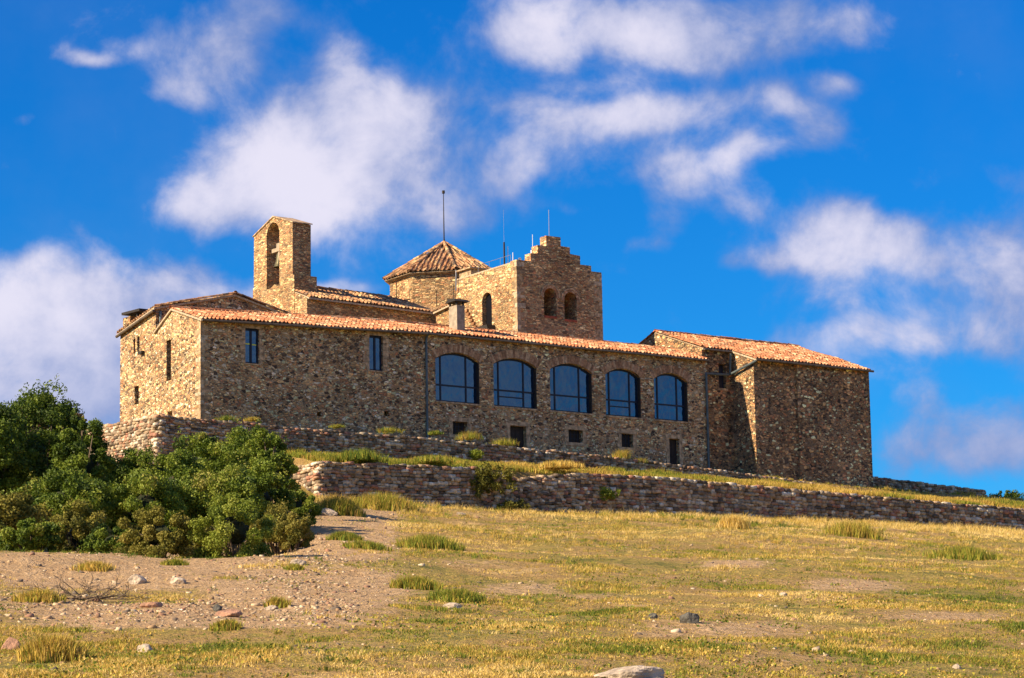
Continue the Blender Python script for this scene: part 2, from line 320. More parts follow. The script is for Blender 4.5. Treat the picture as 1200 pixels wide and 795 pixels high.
# tower
SET_BACK=1.0106
outl=[(25.65,ZB),(32.42,ZB),(32.42,38.9),(31.6,38.9),(31.6,39.27),(30.72,39.27),(30.72,39.85),(29.91,39.9),(29.91,40.33),(29.18,40.35),(29.18,40.93),(28.03,40.93),(28.03,40.25),(27.34,40.22),(27.34,39.66),(26.79,39.64),(26.79,39.1),(25.65,39.1)]
m=MB(); m.prism_az(outl,-5,-5.7); tg=part(m,'tower_gable',M['rubble2'],label='stepped gable front of the square tower with twin arches')
m=MB(); m.box(25.65,32.40,-5.71,-12.2,ZB,38.95); tw=part(m,'tower',M['rubble2'],label='square stone tower')
TWIN=[(27.76,28.75,35.5,36.98,37.46),(29.37,30.36,35.4,36.85,37.34)]
c=MB()
for q in TWIN: c.prism_az(arch(*q),-4,-7.6)
c2=MB(); archb(c2,-9.08,-7.93,35.2,36.95,37.52,25,26.3)
cut(tg,c); 
for q in c2.f[:0]: pass
cc=MB(); 
for q in TWIN: cc.prism_az(arch(*q),-4,-7.0)
archb(cc,-9.08,-7.93,35.2,36.95,37.52,25,26.4); cut(tw,cc)
def voussoirs(x0,x1,zs,za,th_,nv,depth0,depth1,name,mat,parent):
    w=(x1-x0)/2; h=za-zs; r=(w*w+h*h)/(2*h); cz=za-r; t0=math.atan2(zs-cz,w); cx=(x0+x1)/2; v=[];fq=[];tone=[]
    for k in range(nv):
        ta=t0+(math.pi-2*t0)*(k+.04)/nv; tb=t0+(math.pi-2*t0)*(k+.96)/nv; o_=len(v); pr=random.uniform(-.012,.012); th2=th_+random.uniform(-.03,.03)
        for dd in (depth0+pr,depth1):
            for rr,tt_ in ((r,ta),(r,tb),(r+th2,tb),(r+th2,ta)): v.append((cx+rr*math.cos(tt_),-dd,cz+rr*math.sin(tt_)))
        for q in ((0,1,2,3),(4,5,6,7),(0,1,5,4),(1,2,6,5),(2,3,7,6),(3,0,4,7)): fq.append([o_+i for i in q])
        tone+= [random.random()]*6
    me=np_mesh(name,v,fq,tone); bm=bmesh.new(); bm.from_mesh(me); bmesh.ops.recalc_face_normals(bm,faces=bm.faces); bm.to_mesh(me); bm.free()
    return link(name,me,mat,parent)
for i,q in enumerate(TWIN):
    voussoirs(q[0],q[1],q[3]-.15,q[4],.16,13,-4.96,-5.2,'window_arch',M['arch'],tg); voussoirs(q[0]-.17,q[1]+.17,q[3]-.12,q[4]+.17,.09,15,-4.93,-5.2,'arch_moulding',M['dressed'],tg)
    m=MB(); m.box(q[0]+.01,q[1]-.01,-4.97,-5.4,q[2]-.02,q[2]+.12); part(m,'brick_sill',M['brick'],tg)
m=MB(); m.prism_bz([(-9.5,34.75),(-9.3,35.2),(-7.6,35.2),(-7.5,34.9),(-8.2,34.55)],25.0,25.66); part(m,'window_canopy',M['dark'],tw)
m=MB(); m.box(25.9,26.0,-8.95,-8.05,35.2,37.4); part(m,'window_glazing',M['black'],tw)
# octagonal lantern
SET_BACK=1.038
OC=(26.6,-15.0)
def ring(r_,z): return [(OC[0]+r_*math.cos(math.radians(22.5+45*i)),-(OC[1]+r_*math.sin(math.radians(22.5+45*i))),z) for i in range(8)]
m=MB(); m.loft([ring(3.75,35),ring(3.75,39.45)]); octo=part(m,'lantern_wall',M['rubble2'],label='octagonal stone lantern')
m=MB(); m.loft([ring(3.9,39.30),ring(3.95,39.42)]); part(m,'cornice',M['dressed'],octo)
m=MB(); m.ptube([(OC[0],OC[1],42.0),(OC[0],OC[1],45.6)],.05,6,.025); m.ptube([(OC[0],OC[1],41.8),(OC[0],OC[1],42.35)],.16,8,.06); m.ptube([(OC[0],OC[1],45.55),(OC[0],OC[1],45.75)],.1,8); part(m,'lightning_rod',M['dark'],octo)
for q in ([(22.2,-14.1,37.2),(22.2,-14.1,38.9)],[(22.2,-14.1,37.5),(22.7,-13.2,37.6),(22.7,-13.2,37.1)],[(24.0,-12.0,37.0),(24.0,-12.0,38.1)],[(24.9,-11.3,37.0),(24.9,-11.3,38.5)]):
    m=MB(); m.ptube(q,.03,5); part(m,'wall_rod',M['dark'],octo)
# right block
SET_BACK=1.0
def rz2(b): return 35.3-.36*abs(b+5.33)
def rprof(bf): return [(bf,ZB),(bf,rz2(bf)),(-5.33,35.3),(-11,rz2(-11)),(-11,ZB)]
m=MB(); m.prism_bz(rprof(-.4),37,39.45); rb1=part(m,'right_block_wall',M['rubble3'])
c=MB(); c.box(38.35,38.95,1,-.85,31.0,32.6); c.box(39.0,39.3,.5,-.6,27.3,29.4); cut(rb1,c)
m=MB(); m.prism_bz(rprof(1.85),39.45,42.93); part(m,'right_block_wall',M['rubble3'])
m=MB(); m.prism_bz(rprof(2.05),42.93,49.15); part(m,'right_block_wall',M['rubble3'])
m=MB(); m.box(38.25,39.05,-.36,-.6,30.85,31.0); part(m,'window_sill',M['dressed'])
# ---- tiled roofs
def roof(name,e0,e1,r0,r1,mat,parent=None,pitch=.27,course=.42,tri=None,old=0,label=None,lift=.10,prev=None):
    """barrel tiles between eave e0-e1 and ridge r0-r1 (a,b,z)"""
    e0,e1,r0,r1=[np.array((p[0],-p[1],p[2]+lift),float) for p in (e0,e1,r0,r1)]
    L=np.linalg.norm(e1-e0); nc=max(3,int(round(L/pitch))); V=[];Fq=[];T=[]
    offs=np.array([-.5,-.36,-.22,-.11,0,.11,.22,.36,.5]); hs=np.array([-.045,-.03,.02,.06,.075,.06,.02,-.03,-.045]); K=len(offs)
    ud=(e1-e0)/L; sl=((r0+r1)/2-(e0+e1)/2); 
    for i in range(nc):
        u=(i+.5)/nc
        if tri is not None:
            vm=1-abs(u-.5)*2 if tri=='tri' else 1
            bot=e0+(e1-e0)*u; s_dir=sl; top=bot+s_dir*vm
        else: bot=e0+(e1-e0)*u; top=r0+(r1-r0)*u
        ln=np.linalg.norm(top-bot)
        if ln<.15: continue
        sd=(top-bot)/ln; nn=np.cross(ud,sd); nn*= np.sign(nn[2]); ns=max(1,int(math.ceil(ln/course))); pw=L/nc; ju=random.uniform(-.02,.02)
        for s_ in range(ns):
            v0=s_*course; v1=min(ln,v0+course+.03); base=len(V); j=random.uniform(-.018,.018)+.05*math.sin(i*.11+s_*.5)*math.sin(i*.037+1); jj=ju+random.uniform(-.025,.025); sh=random.uniform(-.03,.03) if s_ else random.uniform(-.03,.02)
            for (vv,hh,sc) in ((v0+sh,-.03,1.0),(v0+sh,.022,1.0),(v1,0,.86)):
                p=bot+sd*vv
                for o_,h_ in zip(offs,hs):
                    V.append(p+ud*(o_*pw*(1 if abs(o_)>.4 else sc)+jj*(h_>-.04))+nn*(h_*(1 if vv<v1 else .92)+hh+j))
            tc=random.random(); tv=random.random()
            for r_ in range(2):
                for k in range(K-1):
                    Fq.append([base+r_*K+k,base+r_*K+k+1,base+(r_+1)*K+k+1,base+(r_+1)*K+k]); T.append(tc if 1<k<6 else tv)
    me=np_mesh(name,V,Fq,T); bm=bmesh.new(); bm.from_mesh(me)
    for fc in bm.faces:
        if fc.normal.z<0: fc.normal_flip()
    bm.to_mesh(me); bm.free()
    o=link(name,me,mat,parent or mon)
    if label:o['label']=label
    return o
def ridge(name,p0,p1,mat,parent=None,r_=.13,ln=.42):
    p0=np.array((p0[0],-p0[1],p0[2]),float); p1=np.array((p1[0],-p1[1],p1[2]),float); L=np.linalg.norm(p1-p0); d=(p1-p0)/L; n=max(1,int(round(L/ln))); V=[];Fq=[];T=[]
    sd=np.cross(d,(0,0,1)); sd/=np.linalg.norm(sd); up=np.cross(sd,d)
    for i in range(n):
        b0=len(V); rr=r_*random.uniform(.95,1.08); j=random.uniform(-.015,.015)
        for q,rq in ((p0+d*L*i/n,rr*1.1),(p0+d*(L*(i+1)/n+.05),rr*.9)):
            for k in range(7):
                t_=math.pi*k/6; V.append(q+sd*math.cos(t_)*rq+up*(math.sin(t_)*rq+j))
        Fq+=[[b0+k,b0+k+1,b0+k+8,b0+k+7] for k in range(6)]; T+=[random.random()]*6
    return link(name,np_mesh(name,V,Fq,T,True),mat,parent or mon)
def under(name,pts,parent=None,th_=.1,mat=None):
    m=MB(); lo=[(a,-b,z-th_+.03) for a,b,z in pts]; hi=[(a,-b,z+.045) for a,b,z in pts]; m.loft([lo,hi]); return part(m,name,mat or M['mortar'],parent)
def rf(name,e0,e1,r0,r1,mat,**k):
    o=roof(name,e0,e1,r0,r1,mat,**k); under('roof_bed',[tuple(np.array(p)+np.array(q)) for p,q in ((e0,(0,0,0)),(e1,(0,0,0)),(r1,(0,0,0)),(r0,(0,0,0)))],o); return o
def sl(e,r,over): # extend eave point outwards along slope
    e=np.array(e,float); r=np.array(r,float); d=e-r; return tuple(e+d/np.linalg.norm(d)*over)
def two(e0,e1,r0,r1,over,mat,**k): return rf('tiled_roof',sl(e0,r0,over),sl(e1,r1,over),r0,r1,mat,**k)
two((-.12,0,32.12),(15.4,0,32.64),(-.12,-3.5,33.27),(15.4,-3.5,33.78),.3,M['tile'],label='orange barrel tile roof of the front range, left half')
two((15.4,0,32.64),(37.1,0,32.7),(15.4,-3.5,33.78),(37.1,-3.5,33.84),.22,M['tile'],label='orange barrel tile roof of the front range, right half')
rf('tiled_roof',(-.12,-5.7,32.2),(37,-5.7,32.75),(-.12,-3.5,33.27),(37,-3.5,33.84),M['tile'])
ridge('ridge_tiles',(-.15,-3.5,33.36),(15.4,-3.5,33.88),M['tile']); ridge('ridge_tiles',(15.4,-3.5,33.88),(37,-3.5,33.93),M['tile'])
# rear block roofs (eaves left and right)
two((-.02,-5.45,33.68),(-.02,-10.35,32.82),(5.26,-5.45,34.94),(5.26,-10.35,34.12),.2,M['oldtile'])
two((11,-10.3,33.02),(11,-5.45,33.5),(5.26,-10.3,34.12),(5.26,-5.45,34.94),.1,M['oldtile'])
ridge('ridge_tiles',(5.26,-5.35,35.06),(5.26,-10.4,34.2),M['oldtile']); ridge('verge_tiles',(-.15,-5.42,33.78),(5.2,-5.42,35.04),M['oldtile'],r_=.1); ridge('verge_tiles',(5.3,-5.42,35.04),(11,-5.42,33.6),M['oldtile'],r_=.1)
# nave
SET_BACK=1.038
two((14.9,-10.8,36.45),(22.9,-10.8,36.3),(14.9,-15,38.0),(23.3,-15,37.85),.3,M['oldtile'],label='mossy dark tiled nave roof')
two((13.4,-10.8,36.47),(14.9,-10.8,36.45),(13.4,-12.5,37.08),(14.9,-12.5,37.06),.3,M['oldtile'])
ridge('ridge_tiles',(15,-15,38.12),(23,-15,37.95),M['oldtile'])
# lantern roof
er=ring(4.2,39.42); ap=(OC[0],-OC[1],42.05)
for i in range(8):
    p,q=er[i],er[(i+1)%8]; mid=np.array([(p[k]+q[k])/2 for k in range(3)])
    roof('lantern_roof',(p[0],-p[1],p[2]),(q[0],-q[1],q[2]),(ap[0],-ap[1],ap[2]),(ap[0],-ap[1],ap[2]),M['oldtile'],parent=octo,tri='tri',pitch=.33,lift=.08)
    ridge('hip_tiles',(p[0],-p[1],p[2]+.12),(ap[0],-ap[1],ap[2]+.12),M['oldtile'],octo,.12)
m=MB(); n0=ring(4.12,39.38); m.add(n0+[ap],[(i,(i+1)%8,8) for i in range(8)]+[tuple(range(8))]); part(m,'roof_bed',M['mortar'],octo)
SET_BACK=1.0
# right block roofs
two((37,-.4,rz2(-.4)),(39.5,-.4,rz2(-.4)),(37,-5.33,35.3),(39.5,-5.33,35.3),.16,M['tile'])
two((39.35,1.95,rz2(1.95)),(49.3,1.95,rz2(1.95)),(39.35,-5.33,35.3),(49.3,-5.33,35.3),.3,M['tile'],label='orange barrel tile roof of the right block')
rf('tiled_roof',(37,-11.1,rz2(-11.1)),(49.3,-11.1,rz2(-11.1)),(37,-5.33,35.3),(49.3,-5.33,35.3),M['tile'])
ridge('ridge_tiles',(36.95,-5.33,35.42),(49.3,-5.33,35.42),M['tile']); ridge('verge_tiles',(36.98,-.3,rz2(-.4)+.12),(36.98,-5.3,35.42),M['tile'],r_=.1); ridge('verge_tiles',(36.98,-11,rz2(-11)+.12),(36.98,-5.3,35.42),M['tile'],r_=.1)
# tower roof + clutter
SET_BACK=1.0106
m=MB(); m.box(25.7,32.35,-5.7,-12.1,38.95,39.05); part(m,'tower_roof',M['mortar'],tw)
m=MB(); m.box(25.5,27.6,-10.2,-12.0,39.45,39.55); m.box(25.7,27.4,-10.4,-11.8,39.05,39.45); part(m,'roof_slab',M['dressed'],tw)
m=MB(); m.ptube([(25.75,-5.8,39.55),(25.75,-9.6,39.55)],.014,5)
for b in (-5.8,-7,-8.3,-9.6): m.ptube([(25.75,b,39.0),(25.75,b,39.55)],.014,5)
part(m,'railing',M['steel'],tw)
def mast(px,py0,py1,b,r_,mat='steel',box=None):
    a,z1=onb(px,py0,b); z0=38.95 if box is None or len(box)<4 else 38.95
    m=MB(); m.ptube([(a,b,z0),(a,b,z1)],r_,6,r_*.6); o=part(m,'antenna',M[mat],tw); return a,z1,o
a,z,o=mast(590,246,303,-8,.011); m=MB(); m.ptube([(a,-8,38.95),(a,-8,40.9)],.06,6); part(m,'antenna_base',M['dark'],tw)
a,z,o=mast(595,289,303,-8,.03,'white'); a,z,o=mast(601,296,303,-8,.04,'white'); a,z,o=mast(624,275,303,-8,.03,'white')
m=MB(); m.box(a-.1,a+.15,-7.85,-8.1,40.0,40.6); m.box(a,a+.5,-7.9,-8.05,40.15,40.35); part(m,'antenna_box',M['white'],tw)
mast(643,246,280,-6.5,.03)
m=MB(); m.ptube([(27.9,-7.9,39.5),(27.9,-7.9,39.75),(27.9,-7.9,39.95)],.14,8,.1); part(m,'antenna_dome',M['white'],tw)
m=MB(); m.ptube([(25.5,-11.9,38.2),(25.5,-11.9,39.6)],.04,6); part(m,'roof_post',M['steel'],tw)
for b_,z_ in ((-7.0,36.25),(-6.8,36.0),(-6.6,35.75),(-6.4,35.5),(-6.2,35.25),(-6.0,35.0),(-5.8,34.75)):  # dark tile steps added in place of a stair-shaped shadow on this wall
    b_-=4.0; m=MB(); m.box(25.50,25.66,b_,b_+.32,z_+.35,z_+.52); part(m,'shadow_step',M['oldtile'],tw)
SET_BACK=1.0
# low wall closing the court between tower and nave
TA=26.75; bq0,zq0=ona(511,367,TA); bq1,zq1=ona(540,353,TA)
m=MB(); m.prism_bz([(bq0,ZB),(bq0,zq0),(bq1,zq1),(bq1,ZB)],TA-.02,TA+1.5); part(m,'court_wall',M['rubble2'])
rf('tiled_roof',(TA-.25,bq0,zq0-.03),(TA-.25,bq1+.1,zq1-.03),(TA+2.2,bq0,zq0+.5),(TA+2.2,bq1+.1,zq1+.5),M['oldtile'])
# chimney
m=MB(); m.box(19.1,19.68,-2.1,-3.0,33.2,35.05); ch=part(m,'chimney',M['plaster'],label='pale rendered chimney with dark cowl')
m=MB()
for x_,y_ in ((19.1,-2.15),(19.58,-2.15),(19.1,-2.9),(19.58,-2.9)): m.box(x_,x_+.1,y_,y_-.1,35.05,35.28)
m.prism_bz([(-1.95,35.28),(-2.2,35.45),(-2.7,35.5),(-3.1,35.32),(-3.1,35.26)],18.9,19.95); part(m,'cowl',M['dark'],ch)
M['quoin']=toned('corner_stone',[(.42,.31,.18),(.35,.24,.13),(.50,.38,.24),(.26,.18,.10),(.38,.26,.15),(.44,.35,.23)],amt=.4,sc=5,bump=.03)
def quoins(ca,cb,sa,sb_,z0,z1):
    V=[];Fq=[];T=[]; z=z0; k=0
    while z<z1-.15:
        h=min(random.uniform(.2,.34),z1-z); la,lb=(random.uniform(.45,.7),random.uniform(.2,.32)) if k%2 else (random.uniform(.2,.32),random.uniform(.45,.7)); p=.012; o_=len(V)
        A=sorted((ca-sa*p,ca+sa*la)); B=sorted((cb+sb_*p,cb-sb_*lb)); J=lambda:random.uniform(-.006,.006)
        if True:
            V+= [(a+J(),-b+J(),zz+J()*3) for zz in (z+.001,z+h-.001) for a,b in ((A[0],B[0]),(A[1],B[0]),(A[1],B[1]),(A[0],B[1]))]
            Fq+=[[o_+i for i in q] for q in ((3,2,1,0),(4,5,6,7),(0,1,5,4),(1,2,6,5),(2,3,7,6),(3,0,4,7))]; T+=[random.random()]*6
        z+=h; k+=1
    me=np_mesh('corner_stones',V,Fq,T); bm=bmesh.new(); bm.from_mesh(me); bmesh.ops.recalc_face_normals(bm,faces=bm.faces); bm.to_mesh(me); bm.free(); return link('corner_stones',me,M['quoin'],mon)
quoins(0,0,1,1,24.5,32.0); 
SET_BACK=1.0106; quoins(25.65,-5,1,1,33,39.0); quoins(32.42,-5,-1,1,33,38.8); SET_BACK=1.0
# ---- windows
for a0,a1,two_ in WIN:
    w=MB(); dep=-.30; out=arch(a0,a1,28.5,31.12,31.58); inn=arch(a0,a1,28.5,31.12,31.58,inset=.11)
    ring2=[];n=len(out); v=[(a,-(dep+.07),z) for a,z in out]+[(a,-(dep+.07),z) for a,z in inn]+[(a,-(dep-.03),z) for a,z in out]+[(a,-(dep-.03),z) for a,z in inn]
    fs=[]
    for i in range(n):
        j=(i+1)%n; fs+=[(i,j,n+j,n+i),(2*n+i,2*n+j,3*n+j,3*n+i),(n+i,n+j,3*n+j,3*n+i),(i,j,2*n+j,2*n+i)]
    w.add(v,fs); W_=a1-a0
    def ztop(a):
        for (p,zp),(q,zq) in zip(out[2:],out[3:]):
            if q<=a<=p: return zq+(zp-zq)*(a-q)/(p-q+1e-9)
        return 31.1
    for k in (.16,.74): w.box(a0+W_*k-.05,a0+W_*k+.05,dep+.06,dep-.02,28.55,ztop(a0+W_*k)-.03)
    w.box(a0+.05,a1-.05,dep+.058,dep-.022,29.50,29.60)
    if two_: w.box(a0+W_*.16,a0+W_*.74,dep+.056,dep-.024,29.12,29.19)
    win=part(w,'arched_window',M['frame'])
    w=MB(); w.prism_az(arch(a0,a1,28.5,31.12,31.58,inset=.04),dep+.02,dep-.0); part(w,'pane',M['glass'],win)
    w=MB(); w.box(a0-.05,a1+.05,.06,-.3,28.40,28.5); part(w,'sill',M['arch'] if 0 else M['dressed'],win)
    voussoirs(a0-.06,a1+.06,31.08,31.60,.50,24,.035,-.2,'brick_arch',M['arch'],win)
    w=MB(); w.box(a1-.07,a1-.002,-.02,dep+.08,28.5,31.08); part(w,'reveal_board',M['door'],win)
for a in (19.82,24.09,28.35,32.18): 
    w=MB(); w.box(a-.5,a+.5,.05,-.15,31.0,31.08); part(w,'impost',M['dressed'])
for a0,a1,z0,z1,yl in TALL:
    dep=-.2; w=MB(); mid=(a0+a1)/2
    for q in ((a0,a0+.08,z0,z1),(a1-.08,a1,z0,z1),(mid-.06,mid+.06,z0,z1),(a0+.08,a1-.08,z0,z0+.1),(a0+.08,a1-.08,z1-.12,z1)): w.box(q[0],q[1],dep+.06,dep-.05,q[2],q[3])
    win=part(w,'tall_window',M['frame']); w=MB(); w.box(a0+.04,a1-.04,dep+.01,dep-.02,z0+.04,z1-.04); part(w,'pane',M['glass'],win)
    w=MB(); w.box(a0-.08,a1+.08,.05,-.15,z0-.08,z0); part(w,'sill',M['dressed'],win); w=MB(); w.box(a0-.2,a1+.2,.012,-.15,z1,z1+.22); part(w,'lintel',M['arch'] if 0 else M['beam'] if 0 else M['dressed'],win)
    if yl: w=MB(); w.box(a0+.08,mid-.07,dep+.025,dep+.012,(z0+z1)/2+.1,(z0+z1)/2+.17); w.box(mid+.07,a1-.1,dep+.025,dep+.012,(z0+z1)/2+.08,(z0+z1)/2+.15); part(w,'tape_strip',M['yellow'],win)
    for s_ in (0,1):
        w=MB(); z=z0
        while z<z1-.05:
            h=min(random.uniform(.22,.38),z1-z); l=random.uniform(.18,.45); (w.box(a0-l,a0-.003,.018+random.uniform(0,.015),-.1,z+.012,z+h-.012) if s_==0 else w.box(a1+.003,a1+l,.018+random.uniform(0,.015),-.1,z+.012,z+h-.012)); z+=h
        part(w,'jamb',M['dressed'],win)
for a0,a1,z0,z1,dr in LOW:
    w=MB(); 
    if dr:
        w.box(a0+.003,a1-.003,-.3,-.36,z0,z1); o=part(w,'low_door',M['door']); s=MB()
        for k in range(1,4): s.box(a0+(a1-a0)*k/4-.012,a0+(a1-a0)*k/4+.012,-.285,-.299,z0,z1-.03)
        part(s,'batten',M['dark'],o)
    else:
        w.box(a0+.003,a1-.003,-.35,-.4,z0,z1); o=part(w,'low_window',M['dark']); s=MB()
        for k in range(1,4): s.box(a0+(a1-a0)*k/4-.015,a0+(a1-a0)*k/4+.015,-.15,-.18,z0,z1)
        for k in range(1,3): s.box(a0,a1,-.182,-.2,z0+(z1-z0)*k/3-.015,z0+(z1-z0)*k/3+.015)
        part(s,'iron_bars',M['frame'],o)
    s=MB(); s.box(a0-.3,a1+.3,.03,-.2,z1+.004,z1+.26)
    if not dr: s.box(a0-.25,a1+.25,.03,-.2,z0-.2,z0-.004)
    z=z0
    while z<z1-.03:
        h=min(random.uniform(.25,.45),z1-z); s.box(a0-random.uniform(.2,.34),a0-.003,.024,-.2,z+.008,z+h-.008); s.box(a1+.003,a1+random.uniform(.2,.34),.024,-.2,z+.008,z+h-.008); z+=h
    part(s,'stone_surround',M['dressed'],o)
for b0,b1,z0,z1,x in ((-4.25,-3.66,29.08,31.5,.3),(-8.33,-7.76,28.22,29.34,.28),(-8.5,-8.24,31.35,32.25,.25),(-8.0,-7.7,31.38,32.33,.25)):
    w=MB(); w.box(x,x+.05,b0+.02,b1-.02,z0+.02,z1-.02); o=part(w,'slit_window',M['black']); 
w=MB(); w.box(38.37,38.93,-.7,-.75,31.02,32.58); part(w,'side_window',M['frame'])
# ---- pipes and gutters
def gut(pts,r_=.075,mat='gutter'): m=MB(); m.ptube(pts,r_,8); return part(m,'gutter',M[mat])
gut([(-.1,.36,32.0),(15.35,.36,32.51)]); gut([(15.45,.29,32.53),(37.0,.29,32.59)],.06)
gut([(37.05,-.16,33.42),(39.3,-.16,33.42)],.055); gut([(39.3,2.35,32.55),(42.9,2.35,32.55),(49.3,2.35,32.55)])
gut([(-.2,-5.5,33.5),(-.2,-10.4,32.68)],.09)
m=MB(); m.ptube([(15.4,.3,32.5),(15.4,.1,32.3),(15.4,.1,25.3)],.075); part(m,'drainpipe',M['metal'],label='dark drainpipe left of the arched windows')
m=MB(); m.ptube([(36.9,.12,27.5),(36.9,.12,24.9)],.085); m.ptube([(39.35,2.3,32.5),(39.3,1.7,32.35),(39.2,-.25,31.95),(38.9,-.3,31.9),(37.3,-.3,31.85),(36.95,.0,31.8),(36.9,.12,31.6),(36.9,.12,27.5)],.085); m.ptube([(39.15,-.1,33.3),(39.15,-.22,32.0)],.08)
part(m,'drainpipe',M['metal'],label='bent grey drainpipe between the front range and right block')
m=MB(); m.ptube([(.25,-5.5,33.5),(.25,-5.5,32.2)],.08); part(m,'drainpipe',M['metal'])
m=MB(); m.box(-.25,0,-7.5,-7.0,31.15,31.3); part(m,'wall_spout',M['dark'])

# the church and tower stand behind the front range: their plan lies this much deeper, sizes follow
for nm,k in SB.items():
    me=bpy.data.objects[nm].data; n=len(me.vertices); co_=np.empty(n*3,np.float32); me.vertices.foreach_get('co',co_); co_=co_.reshape(-1,3)*k+np.array(((k-1)*78.26,(k-1)*-146.37*-1,-(k-1)*1.7)); me.vertices.foreach_set('co',co_.astype(np.float32).ravel()); me.update()
# ---------------------------------------------------------------- dry stone walls
def cube26():
    g=[(x,y,z) for x in(-1,0,1) for y in(-1,0,1) for z in(-1,0,1) if (x,y,z)!=(0,0,0)]; ix={p:i for i,p in enumerate(g)}; fs=[]
    for ax in range(3):
        for s in(-1,1):
            for u in(-1,0):
                for v in(-1,0):
                    q=[]
                    for du,dv in ((0,0),(1,0),(1,1),(0,1)):
                        p=[0,0,0]; p[ax]=s; p[(ax+1)%3]=u+du; p[(ax+2)%3]=v+dv; q.append(ix[tuple(p)])
                    fs.append(q if s>0 else q[::-1])
    V=np.array(g,float); Sp=V/np.linalg.norm(V,axis=1)[:,None]*1.25; return V*.62+Sp*.38,np.array(fs)
TV,TF=cube26()
def stones(C,Sz,jit=.12,rot=0.12,frame=None):
    n=len(C); C=np.array(C); Sz=np.array(Sz); J=1+RNG.uniform(-jit,jit,(n,26,3)); P=TV[None]*J
    ang=RNG.uniform(-rot,rot,n); cs,sn=np.cos(ang),np.sin(ang); P=P*Sz[:,None,:]*.5
    x=P[...,0]*cs[:,None]-P[...,2]*sn[:,None]; z=P[...,0]*sn[:,None]+P[...,2]*cs[:,None]; P=np.stack([x,P[...,1],z],-1)
    if frame is not None: P=P@frame.T
    P=P+C[:,None,:]; Fq=TF[None]+26*np.arange(n)[:,None,None]; T=np.repeat(RNG.random(n),24); return P.reshape(-1,3),Fq.reshape(-1,4),T
def dry_wall(name,path,label,group=None,th_=.6,rowh=(.14,.25),wid=(.2,.55),ragged=.035,mat='drystone',parent_loc=None,coping=True):
    """path: list of (a,b,ztop,zbase) polyline, stones in outer face; body core inside. Path runs so that the face is on the right-hand (camera) side."""
    C=[];Sz=[];FR=[]; Vs=[];Fs=[];Ts=[]; off=0; core=MB()
    for (a0,b0,t0,g0),(a1,b1,t1,g1) in zip(path,path[1:]):
        d=np.array((a1-a0,-(b1-b0),0.)); L=np.linalg.norm(d); d/=L; nrm=np.array((d[1],-d[0],0))  # outward to the right of travel
        fr=np.stack([d,-nrm,np.array((0,0,1.))],1); C=[];Sz=[]
        h=-.05
        hmax=max(t0-g0,t1-g1)+.35
        while h<hmax:
            rh=random.uniform(*rowh); s=random.uniform(-.3,0)
            while s<L:
                w=random.uniform(*wid)*(1.25 if h<0 else 1); k=min(max((s+w/2)/L,0),1); zt=t0+(t1-t0)*k+ragged*1.5*float(vnoise(np.array([a0+k*30]),np.array([b0*3.]),2.,1)); zc=zt-h-rh/2; 
                if zc> g0+(g1-g0)*k-.3 and s+w*.4<L+.02:
                    dz=random.uniform(-.02,.02)+(random.uniform(-ragged,ragged) if h<0 else 0); dep=random.uniform(.3,.42)
                    p=np.array((a0,-b0,0.))+d*(s+w/2)-nrm*(dep/2-random.uniform(0,.12)); C.append((p[0],p[1],zc+dz)); Sz.append((w*1.04,dep,rh*random.uniform(.85,1.2)))
                    if h<0 and random.random()<.9:
                        p2=p-nrm*random.uniform(.28,.36); C.append((p2[0],p2[1],zc+dz+random.uniform(-.05,.02))); Sz.append((w*1.1,dep,rh*1.1))
                s+=w
            h+=rh
        P,Q,T=stones(C,Sz,jit=.13,rot=.11,frame=fr); Vs.append(P);Fs.append(Q+off);Ts.append(T); off+=len(P)
        i0=np.array((a0,-b0,0.))-nrm*.16; i1=np.array((a1,-b1,0.))-nrm*.16; o0=i0-nrm*(th_-.16); o1=i1-nrm*(th_-.16)
        core.loft([[(i0[0],i0[1],g0-1),(i0[0],i0[1],t0-.12),(o0[0],o0[1],t0-.12),(o0[0],o0[1],g0-1)],[(i1[0],i1[1],g1-1),(i1[0],i1[1],t1-.12),(o1[0],o1[1],t1-.12),(o1[0],o1[1],g1-1)]])
    me=np_mesh(name,np.concatenate(Vs),np.concatenate(Fs),np.concatenate(Ts),True); 
    root=empty(name,(P0[0],P0[1],0),RZ); tag(root,label,'wall',group); link('stonework',me,M[mat],root); core.build('wall_core',M['innershade2'],root); return root
M['innershade2']=simple('packed_earth',(.06,.042,.03),.95,.3)
LW=[(2.0,4.5,22.6,21.3),(2.0,10.0,22.72,20.6),(6,10,22.85,20.5),(9.8,10,22.9,20.4),(12.4,10,23.0,20.4),(13.6,10.1,22.75,20.4),(15.2,10.15,22.45,20.4),(17,10.05,22.8,20.4),(20,10,23.1,20.6),(27,10,23.18,20.8),(34,10,23.05,20.9),(40.4,10,22.97,21),(47,10,22.85,21),(55,10,22.78,21),(66,10,22.5,20.8)]
dry_wall('terrace_wall',LW,'lower dry stone terrace wall with square sunlit left corner above the meadow','terrace walls')
UW=[(-4.9,-10,26.6,23.4),(-4.9,-4.2,25.9,23.4),(-4.7,-1,25.85,23.4),(-4.7,4,25.64,23.2),(3.6,4,25.5,23.6),(12.8,4,25.45,23.8),(20,4,25.3,23.9),(25.2,4,25.22,24),(30,4,25.02,24.0),(35.8,4,24.8,24),(41,4,24.5,23.9),(48,4,24.15,23.7)]
dry_wall('terrace_wall',UW,'upper dry stone terrace wall directly below the long arched window front','terrace walls',rowh=(.12,.2),wid=(.18,.42))
dry_wall('boundary_wall',[(48.0,-1.2,26.15,23.6),(62.3,-1.2,25.65,23.3)],'long low straight stone wall on the skyline right of the monastery',rowh=(.12,.2),wid=(.2,.4),ragged=.02)
